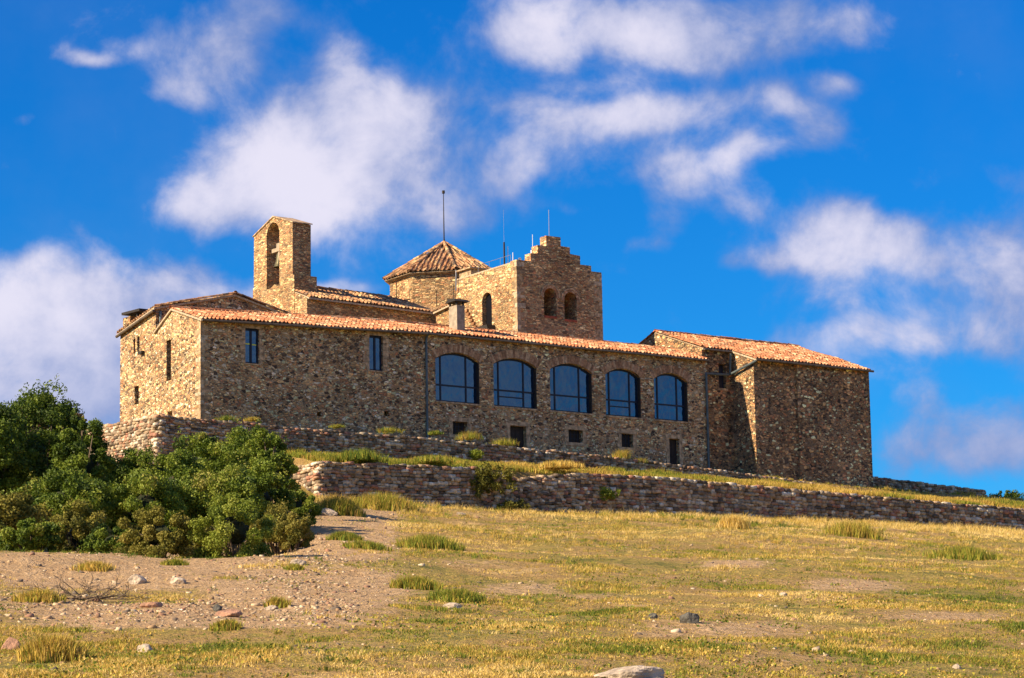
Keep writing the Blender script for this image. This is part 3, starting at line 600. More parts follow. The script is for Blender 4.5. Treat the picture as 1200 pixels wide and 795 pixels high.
dry_wall('boundary_wall',[(-15,-9,27.0,24.2),(-9.5,-11,27.5,24.5),(-2,-11,27.9,25)],'short low stone wall behind the sunlit corner, by the tall bush',rowh=(.12,.2),ragged=.03)

# ---------------------------------------------------------------- vegetation
def blades(P,n,h,w,lean=.5,spread=.06,tone=None):
    """P Nx3 roots -> n blades per root, triangles"""
    N=len(P); h=np.broadcast_to(h,(N,)); R0=np.repeat(P,n,0); hh=np.repeat(h,n)*RNG.uniform(.5,1.15,N*n); an=RNG.uniform(0,2*np.pi,N*n); sp=np.repeat(np.broadcast_to(spread,(N,)),n)*np.sqrt(RNG.random(N*n))
    R0=R0+np.stack([np.cos(an)*sp,np.sin(an)*sp,0*an],-1); an2=an+RNG.normal(0,.7,N*n); le=hh*lean*RNG.random(N*n); ww=w*RNG.uniform(.6,1.3,N*n); pa=RNG.uniform(0,2*np.pi,N*n)
    s=np.stack([np.cos(pa)*ww,np.sin(pa)*ww,0*an],-1)/2; tip=R0+np.stack([np.cos(an2)*le,np.sin(an2)*le,hh],-1); mid=R0*.5+tip*.5+np.stack([-np.cos(an2)*le*.18,-np.sin(an2)*le*.18,hh*.08],-1)
    V=np.stack([R0-s,R0+s,mid+s*.8,tip,mid-s*.8],1).reshape(-1,3); k=5*np.arange(N*n)[:,None]
    q=np.concatenate([k+np.array([[0,1,2,4]]),k+np.array([[4,2,3,3]])],0)
    tn=np.repeat(tone if tone is not None else RNG.random(N),n)+RNG.normal(0,.08,N*n); 
    tri=np.concatenate([k+np.array([[0,1,2]]),k+np.array([[0,2,4]]),k+np.array([[4,2,3]])],0); return V,tri,np.clip(np.concatenate([tn,tn,tn]),0,1)
# meadow grass: denser near the camera-side ground that the photo shows
N=270000; tt=RNG.uniform(-.215,.215,N); y0,y1=46.,190.; u=RNG.random(N); Yg=1/((1-u)/y0+u/y1); Yg=np.where(RNG.random(N)<.35,RNG.uniform(60,190,N),Yg); Xg=tt*Yg
a,b=to_ab(Xg,Yg); Zg=ground(Xg,Yg); dd=dirt(Xg,Yg,Zg); n1=vnoise(Xg,Yg,2.6,0)+.6*vnoise(Xg,Yg,1.1,1); n2=vnoise(Xg,Yg,7,2)+.7*vnoise(Xg,Yg,2.2,3)
n3_=vnoise(Xg,Yg,.45,3)+.8*vnoise(Xg,Yg,4.2,1); nearw=np.exp(-np.clip(b-10,0,99)/9.); fg=sst(b,35,75)
keep=(b>10.25)&(RNG.random(N)<np.clip(.56-.14*fg+n1*1.7+1.0*n3_+nearw*.6-1.5*dd,0.02,1))
px,py=proj(Xg,Yg,Zg); keep&=~((px<345)&(Yg>101)&(py>560)&(py<650)&(Yg<170)&(px<330))
Pg=np.stack([Xg,Yg,Zg-.02],-1)[keep]; hg=(.05+.13*np.clip(n1+.35,0,1)**1.5+.30*nearw*np.clip(.6+1.2*n2,0,1.6))[keep]*RNG.uniform(.7,1.3,keep.sum())
tg_=(.60-.13*fg+.75*n2+.3*n3_+.14*nearw)[keep]+RNG.normal(0,.17,keep.sum())
NT_=7500; t2=RNG.uniform(-.21,.21,NT_); u2=RNG.random(NT_); Y2=1/((1-u2)/50.+u2/185.); Y2=np.where(RNG.random(NT_)<.45,RNG.uniform(95,188,NT_),Y2); X2=t2*Y2; a2,b2=to_ab(X2,Y2); Z2=ground(X2,Y2); d2=dirt(X2,Y2,Z2); nw2=np.exp(-np.clip(b2-10,0,99)/14.)
hf=((t2<-.085)&(Y2>93)&(Y2<102)); k2=(b2>10.3)&((RNG.random(NT_)<np.clip(.28+1.6*vnoise(X2,Y2,6,1)+.9*nw2-1.2*d2,0,1))|(hf&(RNG.random(NT_)<.8)&(Y2>98)))&~((t2<-.08)&(Y2>102))
g2=np.stack([X2,Y2,Z2-.03],-1)[k2]; n_2=len(g2)
Va,Qa,Ta=blades(g2,34,(RNG.uniform(.10,.24,n_2)*(1-.4*sst(b2,35,75)[k2])+.26*nw2[k2]),.018,1.1,RNG.uniform(.12,.32,n_2),np.clip(.50-.10*sst(b2,35,75)[k2]+.9*vnoise(X2,Y2,9,3)[k2]+RNG.normal(0,.2,n_2)+.1*nw2[k2]-.25*hf[k2],.02,1))
V,Q,T=blades(Pg,5,hg*(1-.15*fg[keep]),.021,1.2,.09,np.clip(tg_,.05,1)); Q=np.concatenate([Q,Qa+len(V)]); V=np.concatenate([V,Va]); T=np.concatenate([T,Ta]); o=link('meadow_grass',np_mesh('meadow_grass',V,Q,T),M['grass']); tag(o,'dry yellow and olive grass covering the sloping meadow','grass',kind='stuff')
# low scrubby plants between the grass
N=5200; tt=RNG.uniform(-.21,.21,N); u=RNG.random(N); Yg=1/((1-u)/50.+u/160.); Xg=tt*Yg; a,b=to_ab(Xg,Yg); Zg=ground(Xg,Yg); dd=dirt(Xg,Yg,Zg); k=(b>11)&(RNG.random(N)<np.clip(.35+2.2*vnoise(Xg,Yg,5,2)-dd*.8,.03,1))&~((tt<-.075)&(Yg>100))
Pc=np.stack([Xg,Yg,Zg+.03],-1)[k]; D=RNG.normal(0,1,(len(Pc),14,3))*np.array((.13,.13,.04)); P_=(Pc[:,None]+D*RNG.uniform(.6,1.7,(len(Pc),1,1))).reshape(-1,3); m_=len(P_); t_=RNG.normal(0,1,(m_,3)); t_/=np.linalg.norm(t_,axis=1)[:,None]; s_=np.cross(t_,RNG.normal(0,1,(m_,3))); s_/=np.linalg.norm(s_,axis=1)[:,None]; sz=RNG.uniform(.02,.05,(m_,1))
o=link('meadow_scrub',np_mesh('meadow_scrub',np.stack([P_-t_*sz,P_+s_*sz*.6,P_+t_*sz,P_-s_*sz*.6],1).reshape(-1,3),np.arange(4*m_).reshape(-1,4),np.clip(np.repeat(RNG.normal(.32,.22,len(Pc)),14),0,1)),M['grass']); tag(o,'tiny green and brown weeds dotted through the meadow grass','weeds',kind='stuff')
# terrace grass strips
def strip(n,a0,a1,b0,b1,h,tone,name,label):
    a=RNG.uniform(a0,a1,n); b=RNG.uniform(b0,b1,n); k=vnoise(a,b,1.6,0)+.5*vnoise(a,b,.6,1)>-.28; a=a[k];b=b[k]; x,y=from_ab(a,b); z=ground(x,y)
    V,Q,T=blades(np.stack([x,y,z-.03],-1),6,h*(1+1.2*np.clip(vnoise(a,b,2,2)+.1,-.4,1)),.035,.5,.1,np.clip(tone+.5*vnoise(a,b,3,3)+RNG.normal(0,.1,len(a)),0,1))
    o=link(name,np_mesh(name,V,Q,T),M['grass']); tag(o,label,'grass',kind='stuff')
strip(17000,2.5,70,4.1,9.75,.30,.45,'terrace_grass','yellow green grass on the ledge between the two terrace walls')
strip(4500,-4.3,50,.15,3.5,.14,.38,'ledge_grass','short grass along the foot of the monastery front')
strip(7000,49,82,-9,3.9,.28,.45,'hilltop_grass','yellow grass on the hilltop right of the monastery')
strip(2500,-13,-.2,-10,3.2,.2,.35,'bank_grass','green grass on the bank left of the monastery')

def leaves(C,n,rc,size,flat=1.0,tone=None):
    N=len(C); D=RNG.normal(0,1,(N,n,3)); D/=np.linalg.norm(D,axis=2)[...,None]; r=rc[:,None,None]*RNG.uniform(.35,1.0,(N,n,1))**.7; P=(C[:,None,:]+D*r*np.array((1,1,flat))).reshape(-1,3)
    m_=len(P); nn=D.reshape(-1,3)*.6+RNG.normal(0,.6,(m_,3)); nn/=np.linalg.norm(nn,axis=1)[:,None]; t_=np.cross(nn,RNG.normal(0,1,(m_,3))); t_/=np.linalg.norm(t_,axis=1)[:,None]; s_=np.cross(nn,t_)
    sz=size*RNG.uniform(.6,1.35,(m_,1)); V=np.stack([P-t_*sz,P+s_*sz*.5+t_*sz*.1,P+t_*sz,P-s_*sz*.5+t_*sz*.1],1).reshape(-1,3)
    tn=np.repeat(tone if tone is not None else RNG.random(N),n)+RNG.normal(0,.12,m_); return V,np.arange(4*m_).reshape(-1,4),np.clip(tn,0,1)
def bush(name,label,px,Yd,hw,toppy,mat='leaf',group='shrubs left of the terraces',dens=1.,size=.10,cat='shrub',tonebase=.45,sink=.3,trunk=False,seed=0):
    p=at(px,toppy,Yd); x,y,zt=p; zg=gz(x,y); sc=Yd/3400.; rx=hw*sc; H=max(zt-zg,.6); ry=rx*.8; c0=np.array((0,0,H*.46)); rz=H*.54
    root=empty(name,(x,y,zg),random.uniform(0,6)); tag(root,label,cat,group)
    area=4*math.pi*((rx*ry)**1.6/3+(rx*rz)**1.6/3+(ry*rz)**1.6/3)**(1/1.6)
    nc=int(area*2.5*dens)+16; D=RNG.normal(0,1,(nc,3)); D[:,2]=np.abs(D[:,2])*1.0-.95*RNG.random(nc); D/=np.linalg.norm(D,axis=1)[:,None]
    # lobes: big-scale bumps of the outline
    lob=RNG.normal(0,1,(9,3)); lob[:,2]=np.abs(lob[:,2])*.8; lob/=np.linalg.norm(lob,axis=1)[:,None]; amp=RNG.uniform(.1,.3,9); rad=.90+np.max(np.clip((D@lob.T-.72)/.28,0,1)*amp[None],axis=1)+RNG.uniform(-.30,.04,nc)
    C=c0+D*np.array((rx,ry,rz))*rad[:,None]; C[:,2]=np.maximum(C[:,2],-.1); C[:nc//6,2]=RNG.uniform(0,.45,nc//6)
    rc=RNG.uniform(.30,.62,nc)*min(1.2,max(.5,rx/2.2)); tn=np.clip(tonebase+RNG.normal(0,.17,nc)+.25*vnoise(C[:,0],C[:,1],.9,1),0,1)
    size*=.62; V,Q,T=leaves(C,int(185*(.10/size)**1.0),rc,size,.85,tn)
    # loose sprigs
    ns=int(nc*.5); k=RNG.integers(0,nc,ns); C2=C[k]+D[k]*rc[k][:,None]*RNG.uniform(.7,1.5,(ns,1)); V2,Q2,T2=leaves(C2,16,np.full(ns,.17),size*.85,1.2,np.clip(tn[k]+.12,0,1))
    link('foliage',np_mesh('foliage',np.concatenate([V,V2]),np.concatenate([Q,Q2+len(V)]),np.concatenate([T,T2])),M[mat],root)
    # branches, then an opaque dark core for the shade inside the bush
    m=MB()
    for k in RNG.integers(0,nc,26 if rx>1 else 12):
        e=C[k]; md=e*.5+np.array((0,0,H*.05))+RNG.normal(0,.12,3); m.tube([(RNG.normal(0,.15),RNG.normal(0,.15),-.2),tuple(md),tuple(e)],.06*max(.5,min(1.6,H/3)),5,.012)
    m.build('branches',M['wood'],root)
    g=bpy.data.meshes.new('inner_shade'); bm=bmesh.new(); bmesh.ops.create_icosphere(bm,subdivisions=3,radius=1)
    for v in bm.verts:
        n_=Vector(v.co); dd_=float(np.max(np.clip((lob@np.array(n_)-.72)/.28,0,1)*amp)); q=.38+dd_*.4+random.uniform(-.05,.05); v.co=Vector((n_.x*rx*q,n_.y*ry*q,max(-.2,c0[2]+n_.z*rz*q)))
    bm.to_mesh(g); bm.free(); link('inner_shade',g,M['innershade'],root)
    return root
BU=[('tall_bush','tall dark green bush rising against the sky at the left edge',48,132,62,461,'leaf',.11,.30),
('tall_bush','dark green bush cut by the left edge of the photo, beside the tallest bush',-14,128,58,478,'leaf',.11,.34),
('tall_bush','dark green bush on the right flank of the tallest bush, near the skyline wall',97,127,38,497,'leaf',.11,.28),
('shrub','green shrub in a hollow below the sunlit terrace corner',160,133,48,536,'leaf',.10,.35),
('shrub','leafy green shrub growing against the upper terrace wall',235,140,46,514,'leaf',.10,.50),
('shrub','largest rounded green shrub, highest one under the upper terrace wall',288,138,50,508,'leaf',.10,.52),
('shrub','rounded green shrub covering the left end of the lower terrace wall',318,132,30,512,'leaf',.10,.45),
('shrub','mid green shrub in front of the tallest bush',70,116,60,556,'leaf',.10,.45),
('shrub','mid green shrub in the centre of the hedge below the terrace corner',170,117,56,560,'leaf',.10,.55),
('shrub','green shrub in front of the largest rounded shrub',255,119,58,552,'leaf',.10,.52),
('shrub','green shrub at the left photo edge beneath the tall bushes',5,112,52,578,'leaf3',.10,.45),
('shrub','yellow green shrub at the foot of the hedge, third from the left',95,106,42,598,'leaf3',.09,.40),
('shrub','olive feathery shrub at the foot of the hedge on the dirt mound edge',185,101,40,598,'leaf3',.075,.40),
('shrub','bright green feathery shrub at the foot of the hedge near the path',275,101,46,584,'leaf2',.07,.50),
('shrub','small dark green shrub at the foot of the hedge, near the left photo edge',35,104,36,612,'leaf',.09,.40),
('shrub','low olive shrub where the hedge meets the path',322,112,32,592,'leaf3',.07,.40),
('shrub','low green shrub under the sunlit end of the lower terrace wall',348,124,22,574,'leaf2',.08,.30),
('shrub','low olive shrub filling the hedge foot between two feathery shrubs',232,104,34,616,'leaf3',.075,.30),
('shrub','deep green shrub between the largest rounded shrub and the bright feathery one',300,121,44,548,'leaf',.10,.42),
('shrub','low pale olive shrub at the right tip of the hedge beside the path',344,111,26,606,'leaf3',.07,.50),
('shrub','mid green shrub below the sunlit wall, between the tall bushes and the largest rounded shrub',205,127,46,534,'leaf',.10,.45),
('shrub','low dark shrub at the hedge foot left of the olive feathery shrub',135,104,34,614,'leaf',.085,.35)]
for nm,lb,px,Yd,hw,tp,mt,sz,tb in BU: bush(nm,lb,px,Yd,hw,tp,mt,size=sz,tonebase=tb)
def wallbush(name,label,px,py,b,hw,hh,mat,tb,size=.07,group='plants on the terrace walls'):
    a,z=onb(px,py,b); x,y=from_ab(a,b); root=empty(name,(x,y,z)); tag(root,label,'plant',group); rx=hw*y/3400; rz=hh*y/3400; nc=int(14+rx*rz*34)
    D=RNG.normal(0,1,(nc,3)); D/=np.linalg.norm(D,axis=1)[:,None]; C=D*np.array((rx,.35,rz))*RNG.uniform(.3,1,(nc,1)); C[:,1]-=.1
    V,Q,T=leaves(C,60,RNG.uniform(.12,.3,nc),size,1,np.clip(tb+RNG.normal(0,.15,nc),0,1)); link('foliage',np_mesh('foliage',V,Q,T),M[mat],root)
    m=MB(); 
    for k in range(8): m.tube([(0,.1,-rz*.3),tuple(C[k]*.6),tuple(C[k])],.02,4,.006)
    m.build('stem',M['wood'],root)
wallbush('wall_shrub','dark green shrub spilling over the lower terrace wall near its middle gap',570,562,10.3,40,21,'leaf3',.25)
wallbush('wall_shrub','small green plant growing from the lower terrace wall, right of its overgrown gap',712,578,10.15,16,6,'leaf2',.5)
wallbush('wall_shrub','green sprig on the face of the upper terrace wall, above the lower wall',558,533,4.2,7,4,'leaf2',.6)
wallbush('wall_shrub','dark shrub on the skyline at the far right end of the long low wall',1181,583,-2,22,8,'leaf',.3)
wallbush('wall_shrub','low green plants at the foot of the lower terrace wall below its gap',600,595,10.6,26,9,'leaf3',.3)
# clumps of grass, one thing each
def tuft(label,px,py,Yd=None,b=None,w=10,h=10,tone=.4,n=260,name='grass_tuft',group='grass tufts',lean=.6,bw=.03):
    if b is not None: a,z=onb(px,py,b); x,y=from_ab(a,b)
    else:
        ys=np.linspace(50,165,2300); d=raydir(px,py); xs=d[0]/d[1]*ys; zr=CZ+d[2]/d[1]*ys; g=ground(xs,ys); k=np.argmax(g>=zr); x,y,z=xs[k],ys[k],g[k]
    sc=y/3400; W=w*sc/2; r=np.clip(RNG.normal(0,.42,(n,2)),-.95,.95); X_=x+r[:,0]*W; Y_=y+r[:,1]*W*.9; Z_=ground(X_,Y_) if b is None else np.full(n,z); hh=h*sc*1.15*np.exp(-(r**2).sum(1)*.5)
    V,Q,T=blades(np.stack([X_-x,Y_-y,Z_-z-.02],-1),4,hh,bw,lean,.07,np.clip(tone+RNG.normal(0,.12,n),0,1))
    o=link(name,np_mesh(name,V,Q,T),M['grass']); o.location=(x,y,z); tag(o,label,'grass tuft',group); return o
wt=[(265,492,24,8,.2,'green grass tuft on the upper terrace wall, near its sunlit corner'),(295,492,16,6,.45,'yellowish grass tuft on the upper terrace wall, right of the corner tuft'),(395,500,16,5,.3,'small green grass tuft on the upper terrace wall under the left tall windows'),
(455,505,34,7,.3,'wide green grass tuft on the upper terrace wall, left of the dark drainpipe'),(510,508,16,6,.15,'green grass tuft on the upper terrace wall just right of the dark drainpipe'),(550,514,30,12,.4,'broad yellow green grass clump on the upper wall below the first arched window'),(590,521,34,11,.35,'yellow green grass clump on the upper wall before the small dark door'),
(728,537,20,14,.5,'tall pale grass tuft on the upper wall below the fourth arched window'),(750,542,20,8,.4,'low grass tuft on the upper wall right of the tall pale tuft')]
for px,py,w,h,tn,lb in wt: tuft(lb,px,py+1,b=3.75,w=w*1.15,h=h*.8,tone=tn,n=110,lean=1.2,bw=.022,group='grass tufts on the upper wall')
for px,py,w,h,tn,lb in [(420,541,70,14,.15,'bright green grass clump on top of the lower wall at its left part'),(505,543,60,9,.25,'green grass fringe on the lower wall, left of the overgrown gap'),(655,549,60,9,.65,'dry yellow grass fringe on the lower wall, right of the overgrown gap')]:
    tuft(lb,px,py,b=9.2,w=w,h=h,tone=tn,n=380,group='grass clumps on the lower wall')
GT=[(398,603,60,20,.35,500,'olive grass clump at the foot of the lower wall, by its sunlit corner'),(450,597,80,18,.42,600,'long olive grass clump at the foot of the lower wall'),(400,632,34,9,.25,300,'left one of two small green tufts on the dirt path'),(430,643,60,9,.28,380,'wide green tuft on the dirt path'),(412,634,26,9,.22,200,'small green tuft high on the dirt path'),
(505,643,80,15,.3,600,'green grass clump right of the dirt path'),(488,690,60,14,.35,420,'left half of the green tufts in the middle of the meadow'),(535,704,70,13,.25,480,'right half of the green tufts in the middle of the meadow'),(205,663,32,8,.3,260,'lone bright green tuft on the brown dirt mound'),
(62,775,75,28,.55,700,'grey dry grass clump in the lower left corner'),(325,712,30,12,.45,180,'small dry tuft at the right end of the gravel patch'),(265,738,36,12,.4,220,'small yellow green tuft below the gravel patch'),(110,668,50,10,.55,260,'pale yellow tuft on the left dirt mound'),(345,668,22,7,.3,150,'small green tuft on the stony edge of the path'),(45,705,60,14,.5,330,'yellow tuft left of the dead branches'),
(860,620,36,16,.75,300,'brown dry plant standing below the lower wall'),(1130,655,90,14,.3,500,'green clump on the right meadow below the lower wall'),(1000,628,70,16,.45,420,'yellow green grass clump at the foot of the lower wall on the right')]
for px,py,w,h,tn,n_,lb in GT: tuft(lb,px,py,w=w,h=h,tone=tn,n=n_,group='grass tufts on the meadow')
# ---------------------------------------------------------------- rocks and pebbles
def spot(px,py):
    ys=np.linspace(48,165,3000); d=raydir(px,py); xs=d[0]/d[1]*ys; zr=CZ+d[2]/d[1]*ys; g=ground(xs,ys); k=np.argmax(g>=zr); return xs[k],ys[k],g[k]
def rock(name,label,px,py,w,h,mat,dep=.8,seed=0):
    x,y,z=spot(px,py); sc=y/3400; rs=np.random.default_rng(seed+3); bm=bmesh.new(); bmesh.ops.create_icosphere(bm,subdivisions=4,radius=1)
    pl=rs.normal(0,1,(12,3)); pl/=np.linalg.norm(pl,axis=1)[:,None]; dd=rs.uniform(.62,.95,12); o3=rs.random(3)*10
    from mathutils import noise
    for v in bm.verts:
        c=np.array(v.co); s=1.
        for q,k in zip(pl,dd):
            t_=c@q
            if t_>k: s=min(s,k/t_)
        nz=1+.10*noise.noise(Vector(c*2.2+o3))+.04*noise.noise(Vector(c*7+o3)); c=c*s*nz; v.co=(c[0]*w*sc/2,c[1]*w*sc/2*dep,c[2]*h*sc*.75)
    me=bpy.data.meshes.new(name); bm.to_mesh(me); bm.free(); o=link(name,me,M[mat]); o.location=(x,y,z+h*sc*.2); o.rotation_euler=(0,0,rs.uniform(-.4,.4)); tag(o,label,'rock'); return o
RK=[('boulder','large pale boulder cut off by the bottom edge of the photo',738,798,92,20,'rock'),('rock','dark rounded rock standing out in the right meadow',808,730,24,15,'darkrock'),('rock','small dark stone left of the dark rounded rock',765,725,12,7,'darkrock'),('rock','angular whitish rock on the dirt mound, right of the dead branches',160,684,24,11,'rock'),('rock','flat whitish rock on the dirt mound, beside the angular one',208,684,22,8,'rock'),
('slab','grey slab lying by the sunlit corner of the lower wall',384,604,26,9,'rock'),('slab','flat reddish slab in the gravel patch',268,723,34,10,'redrock'),('slab','smaller flat pinkish slab in the gravel patch, left of the reddish slab',178,712,28,8,'redrock'),('rock','small dark upright stone beside the reddish slab',255,717,12,9,'darkrock'),('rock','pale rock casting a shadow, alone below the gravel patch',170,766,22,12,'rock'),
('slab','white flat stone in the middle of the meadow',531,713,26,7,'rock'),('rock','reddish dark clod at the lower left edge of the photo',12,762,26,16,'redrock'),('rock','small pale stone on the right meadow, near the bare patch',918,699,12,5,'rock'),('rock','pale stone near the lower right edge of the meadow',1122,784,12,6,'rock'),('rock','small white stone at the right end of the gravel patch',318,716,18,7,'rock'),('rock','pale stone at the stony edge of the path',350,662,20,8,'rock'),('rock','light stone by the foot of the lower wall, in the grass',540,604,12,4,'rock')]
for i,(nm,lb,px,py,w,h,mt) in enumerate(RK): rock(nm,lb,px,py,w,h,mt,seed=i)
N=130000; tt=RNG.uniform(-.2,.2,N); Yg=RNG.uniform(50,150,N)*1.; Xg=tt*Yg; a,b=to_ab(Xg,Yg); Zg=ground(Xg,Yg); dd=dirt(Xg,Yg,Zg); px,py=proj(Xg,Yg,Zg)
grav=np.exp(-((py-712)/16)**2)*(px<420)+np.exp(-(((px-360)/60)**2+((py-668)/22)**2))
k=(b>11)&(RNG.random(N)<.008+dd*.09+grav*.38)&~((px<330)&(Yg>101)); P=np.stack([Xg,Yg,Zg],-1)[k]; n=len(P); s=RNG.lognormal(-3.1,.5,n); s=np.clip(s,.025,.2)
Pv,Pq,Pt=stones(P,np.stack([s*1.2,s,s*.65],-1),jit=.25,rot=.5); o=link('pebbles',np_mesh('pebbles',Pv,Pq,Pt,True),M['pebble']); tag(o,'small loose stones and gravel scattered over the bare soil','gravel',kind='stuff')
# dead branches
def branch(label,px,py,L,n,up=.35,name='dead_branch'):
    x,y,z=spot(px,py); sc=y/3400; rr=random.Random(px); m=MB()
    def grow(p,d,l,r_,lev):
        pts=[p]; q=Vector(p); dd_=Vector(d)
        for i in range(4):
            dd_=(dd_+Vector((rr.uniform(-.35,.35),rr.uniform(-.35,.35),rr.uniform(-.25,.2)))).normalized(); q=q+dd_*l/4; q.z=max(q.z,.02+r_); pts.append(tuple(q))
            if lev<2 and rr.random()<.8: grow(tuple(q),(dd_+Vector((rr.uniform(-1,1),rr.uniform(-1,1),rr.uniform(-.1,.6)))).normalized(),l*.55,r_*.6,lev+1)
        m.tube(pts,r_,5,r_*.4)
    for i in range(n): an=rr.uniform(-.6,.6)+(math.pi if rr.random()<.4 else 0); grow((rr.uniform(-.3,.3)*L*sc,rr.uniform(-.2,.2),.05),(math.cos(an),math.sin(an),up*rr.uniform(.2,1)),L*sc*rr.uniform(.35,.6),.022,0)
    o=m.build(name,M['wood']); o.location=(x,y,z); tag(o,label,'branch'); 
branch('tangle of dead grey branches lying on the left dirt mound',95,704,70,14)
branch('single dead branch reaching right from the tangle on the dirt mound',135,703,50,2,.6)
branch('dark curved stick lying on the bare soil near the path',348,693,26,1,.1)

# ---------------------------------------------------------------- light, sky, camera
SUN_EL=math.radians(31); phi=math.radians(7.8)
sh=-math.cos(phi)*D1-math.sin(phi)*NB; sv=Vector((sh[0]*math.cos(SUN_EL),sh[1]*math.cos(SUN_EL),math.sin(SUN_EL)))
L=bpy.data.lights.new('sun','SUN'); L.energy=5.0; L.angle=math.radians(.5); L.color=(1,.80,.55); lo=bpy.data.objects.new('sun',L); COL.objects.link(lo); lo.rotation_euler=sv.to_track_quat('Z','Y').to_euler()
W=bpy.data.worlds.new('World'); S.world=W; W.use_nodes=True; nt=W.node_tree; nt.nodes.clear()
class WN(NT):
    def __init__(s): s.t=nt
w=WN(); out=w.n('ShaderNodeOutputWorld'); bg=w.n('ShaderNodeBackground'); w.l(bg.outputs[0],out.inputs[0]); bg.inputs[1].default_value=.10
sky=w.n('ShaderNodeTexSky',sky_type='NISHITA'); sky.sun_disc=False; sky.sun_elevation=SUN_EL; sky.sun_rotation=math.atan2(sh[0],sh[1]); sky.air_density=1.0; sky.dust_density=.2; sky.ozone_density=3.0
hs=w.n('ShaderNodeHueSaturation'); hs.inputs['Saturation'].default_value=1.45; hs.inputs['Value'].default_value=1.0; w.l(sky.outputs[0],hs.inputs['Color'])
tint=w.mix(1.0,hs.outputs[0],(.10,.49,.74),'MULTIPLY')
d=w.n('ShaderNodeTexCoord').outputs['Generated']
def dot(v,c):
    x=w.n('ShaderNodeVectorMath',operation='DOT_PRODUCT'); w.l(v,x.inputs[0]); x.inputs[1].default_value=tuple(c); return x.outputs['Value']
fw=dot(d,F); fm=w.math('MAXIMUM',fw,.05); u_=w.math('DIVIDE',dot(d,R),fm); v_=w.math('DIVIDE',dot(d,U),fm)
cb=w.n('ShaderNodeCombineXYZ'); w.l(u_,cb.inputs[0]); w.l(v_,cb.inputs[1]); P=cb.outputs[0]
wn=w.noise(P,14,4,.55,out=1); wa=w.n('ShaderNodeVectorMath',operation='MULTIPLY_ADD'); w.l(wn,wa.inputs[0]); wa.inputs[1].default_value=(.035,.035,0); w.l(P,wa.inputs[2])
wb=w.n('ShaderNodeVectorMath',operation='SUBTRACT'); w.l(wa.outputs[0],wb.inputs[0]); wb.inputs[1].default_value=(.0175,.0175,0); PW=wb.outputs[0]
CL=[(395,150,85,50,1),(335,195,90,50,1),(450,150,60,45,.9),(430,225,80,35,.8),(275,235,90,28,.75),(390,85,26,34,.9),(240,65,60,34,.95),(290,15,48,28,.85),(215,105,45,18,.75),(105,78,32,10,.8),(160,62,26,12,.5),(505,245,55,22,.4),
(30,345,90,50,.85),(110,400,130,55,1),(10,430,110,60,.9),(230,340,90,24,.8),(60,300,30,14,.4),(400,335,45,10,.6),
(690,28,110,42,1),(800,38,110,34,.95),(930,15,110,30,.75),(620,25,50,30,.6),(650,140,60,26,.9),(645,180,42,24,.8),(750,145,80,24,.9),(850,128,70,22,.8),(800,198,70,18,.85),(885,180,45,13,.7),(975,103,30,13,.7),(955,160,26,16,.6),(925,135,40,14,.6),(775,245,26,26,.45),(755,275,20,12,.5),(595,205,38,22,.6),(700,100,50,10,.35),
(985,275,75,32,1),(905,300,60,14,.7),(1040,300,60,30,.8),(1165,265,60,30,.75),(1180,330,75,48,.8),(1120,390,105,28,.65),(1000,405,120,16,.45),(1170,510,90,36,.6),(1080,530,80,20,.4),(660,240,30,8,.3),(1050,95,50,12,.25),(140,440,150,60,.75),(50,480,110,60,.7),(1100,470,130,40,.25),(1130,548,110,30,.5),(510,235,60,45,.35),(560,120,40,60,.2),(380,230,120,60,.4),(870,235,60,22,.25),(10,150,20,8,.5),(1180,200,60,14,.25),(980,350,90,40,.3),(730,215,60,16,.3),(880,60,60,30,.5)]
tot=None
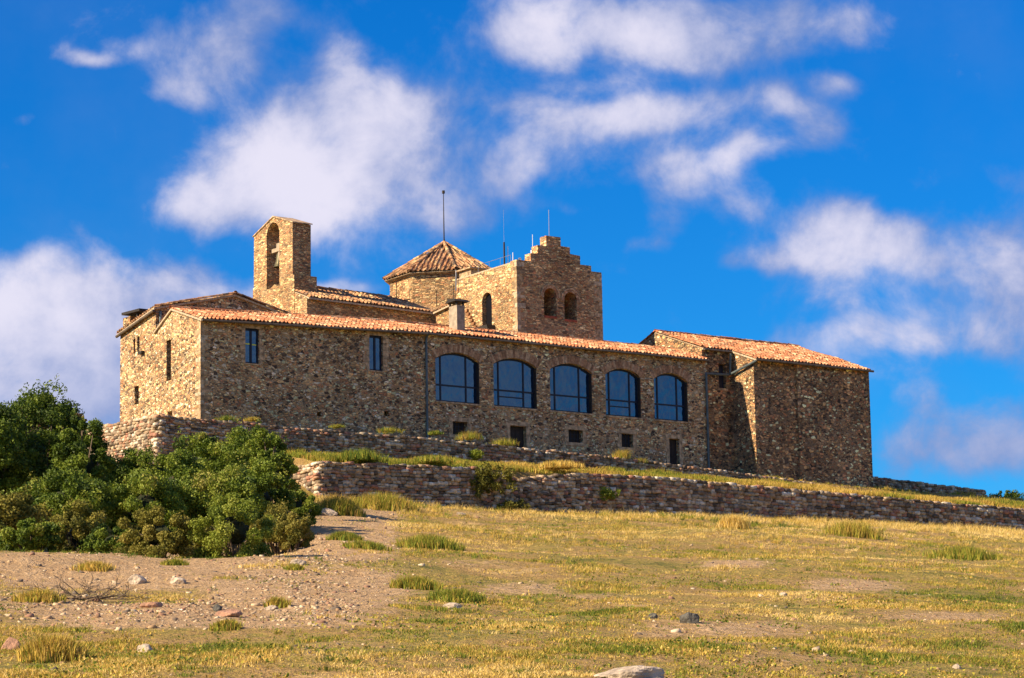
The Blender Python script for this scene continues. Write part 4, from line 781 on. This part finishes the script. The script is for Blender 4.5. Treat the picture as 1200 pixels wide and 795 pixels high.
for cx,cy,rx,ry,wt_ in CL:
    s1=w.n('ShaderNodeVectorMath',operation='SUBTRACT'); w.l(PW,s1.inputs[0]); s1.inputs[1].default_value=((cx-600)/f,(397.5-cy)/f,0)
    s2=w.n('ShaderNodeVectorMath',operation='MULTIPLY'); w.l(s1.outputs[0],s2.inputs[0]); s2.inputs[1].default_value=(f/rx/1.12,f/ry/1.12,0)
    s3=w.n('ShaderNodeVectorMath',operation='DOT_PRODUCT'); w.l(s2.outputs[0],s3.inputs[0]); w.l(s2.outputs[0],s3.inputs[1])
    g=w.math('MULTIPLY',w.math('EXPONENT',w.math('MULTIPLY',s3.outputs['Value'],-1)),wt_)
    tot=g if tot is None else w.math('ADD',tot,g)
tot=w.math('SUBTRACT',1,w.math('EXPONENT',w.math('MULTIPLY',tot,-1.15))); fb=w.noise(P,30,12,.60,dist=.2); fb2=w.noise(P,13,7,.55)
dens=w.math('MULTIPLY_ADD',fb,2.1,w.math('MULTIPLY_ADD',tot,1.35,-1.42))
front_m=w.ss(fw,.90,.95)
gen=w.math('MULTIPLY_ADD',w.noise(d,3.2,7,.6),2.6,-1.15)
mf=w.n('ShaderNodeMix',data_type='FLOAT'); w.l(front_m,mf.inputs[0]); w.l(gen,mf.inputs[2]); w.l(dens,mf.inputs[3])
al=w.ss(mf.outputs[0],-.22,.74,0,.94); 
shade=w.ss(w.math('ADD',w.math('MULTIPLY',mf.outputs[0],.8),w.math('MULTIPLY_ADD',fb2,2.6,-1.25)),-.1,1.15); shade=w.math('MULTIPLY',shade,w.ss(v_,-.055,.02,.45,1))
ccol=w.mix(shade,(1.05,1.5,3.0),(4.3,4.1,4.75))
veil=w.ss(w.noise(P,7,6,.6),.45,.8,0,.16); al=w.math('MAXIMUM',al,veil); fin=w.mix(al,tint,ccol); w.l(fin,bg.inputs[0])
cam=bpy.data.cameras.new('camera'); co=bpy.data.objects.new('camera',cam); COL.objects.link(co); S.camera=co
cam.sensor_width=36; cam.lens=36*f/1200; cam.clip_end=8000; cam.clip_start=.5
Mx=Matrix(((R[0],U[0],-F[0],0),(R[1],U[1],-F[1],0),(R[2],U[2],-F[2],CZ),(0,0,0,1))); co.matrix_world=Mx
S.render.resolution_x=1024; S.render.resolution_y=678
S.view_settings.view_transform='Standard'; S.view_settings.look='None'; S.view_settings.exposure=1.0; S.view_settings.gamma=1
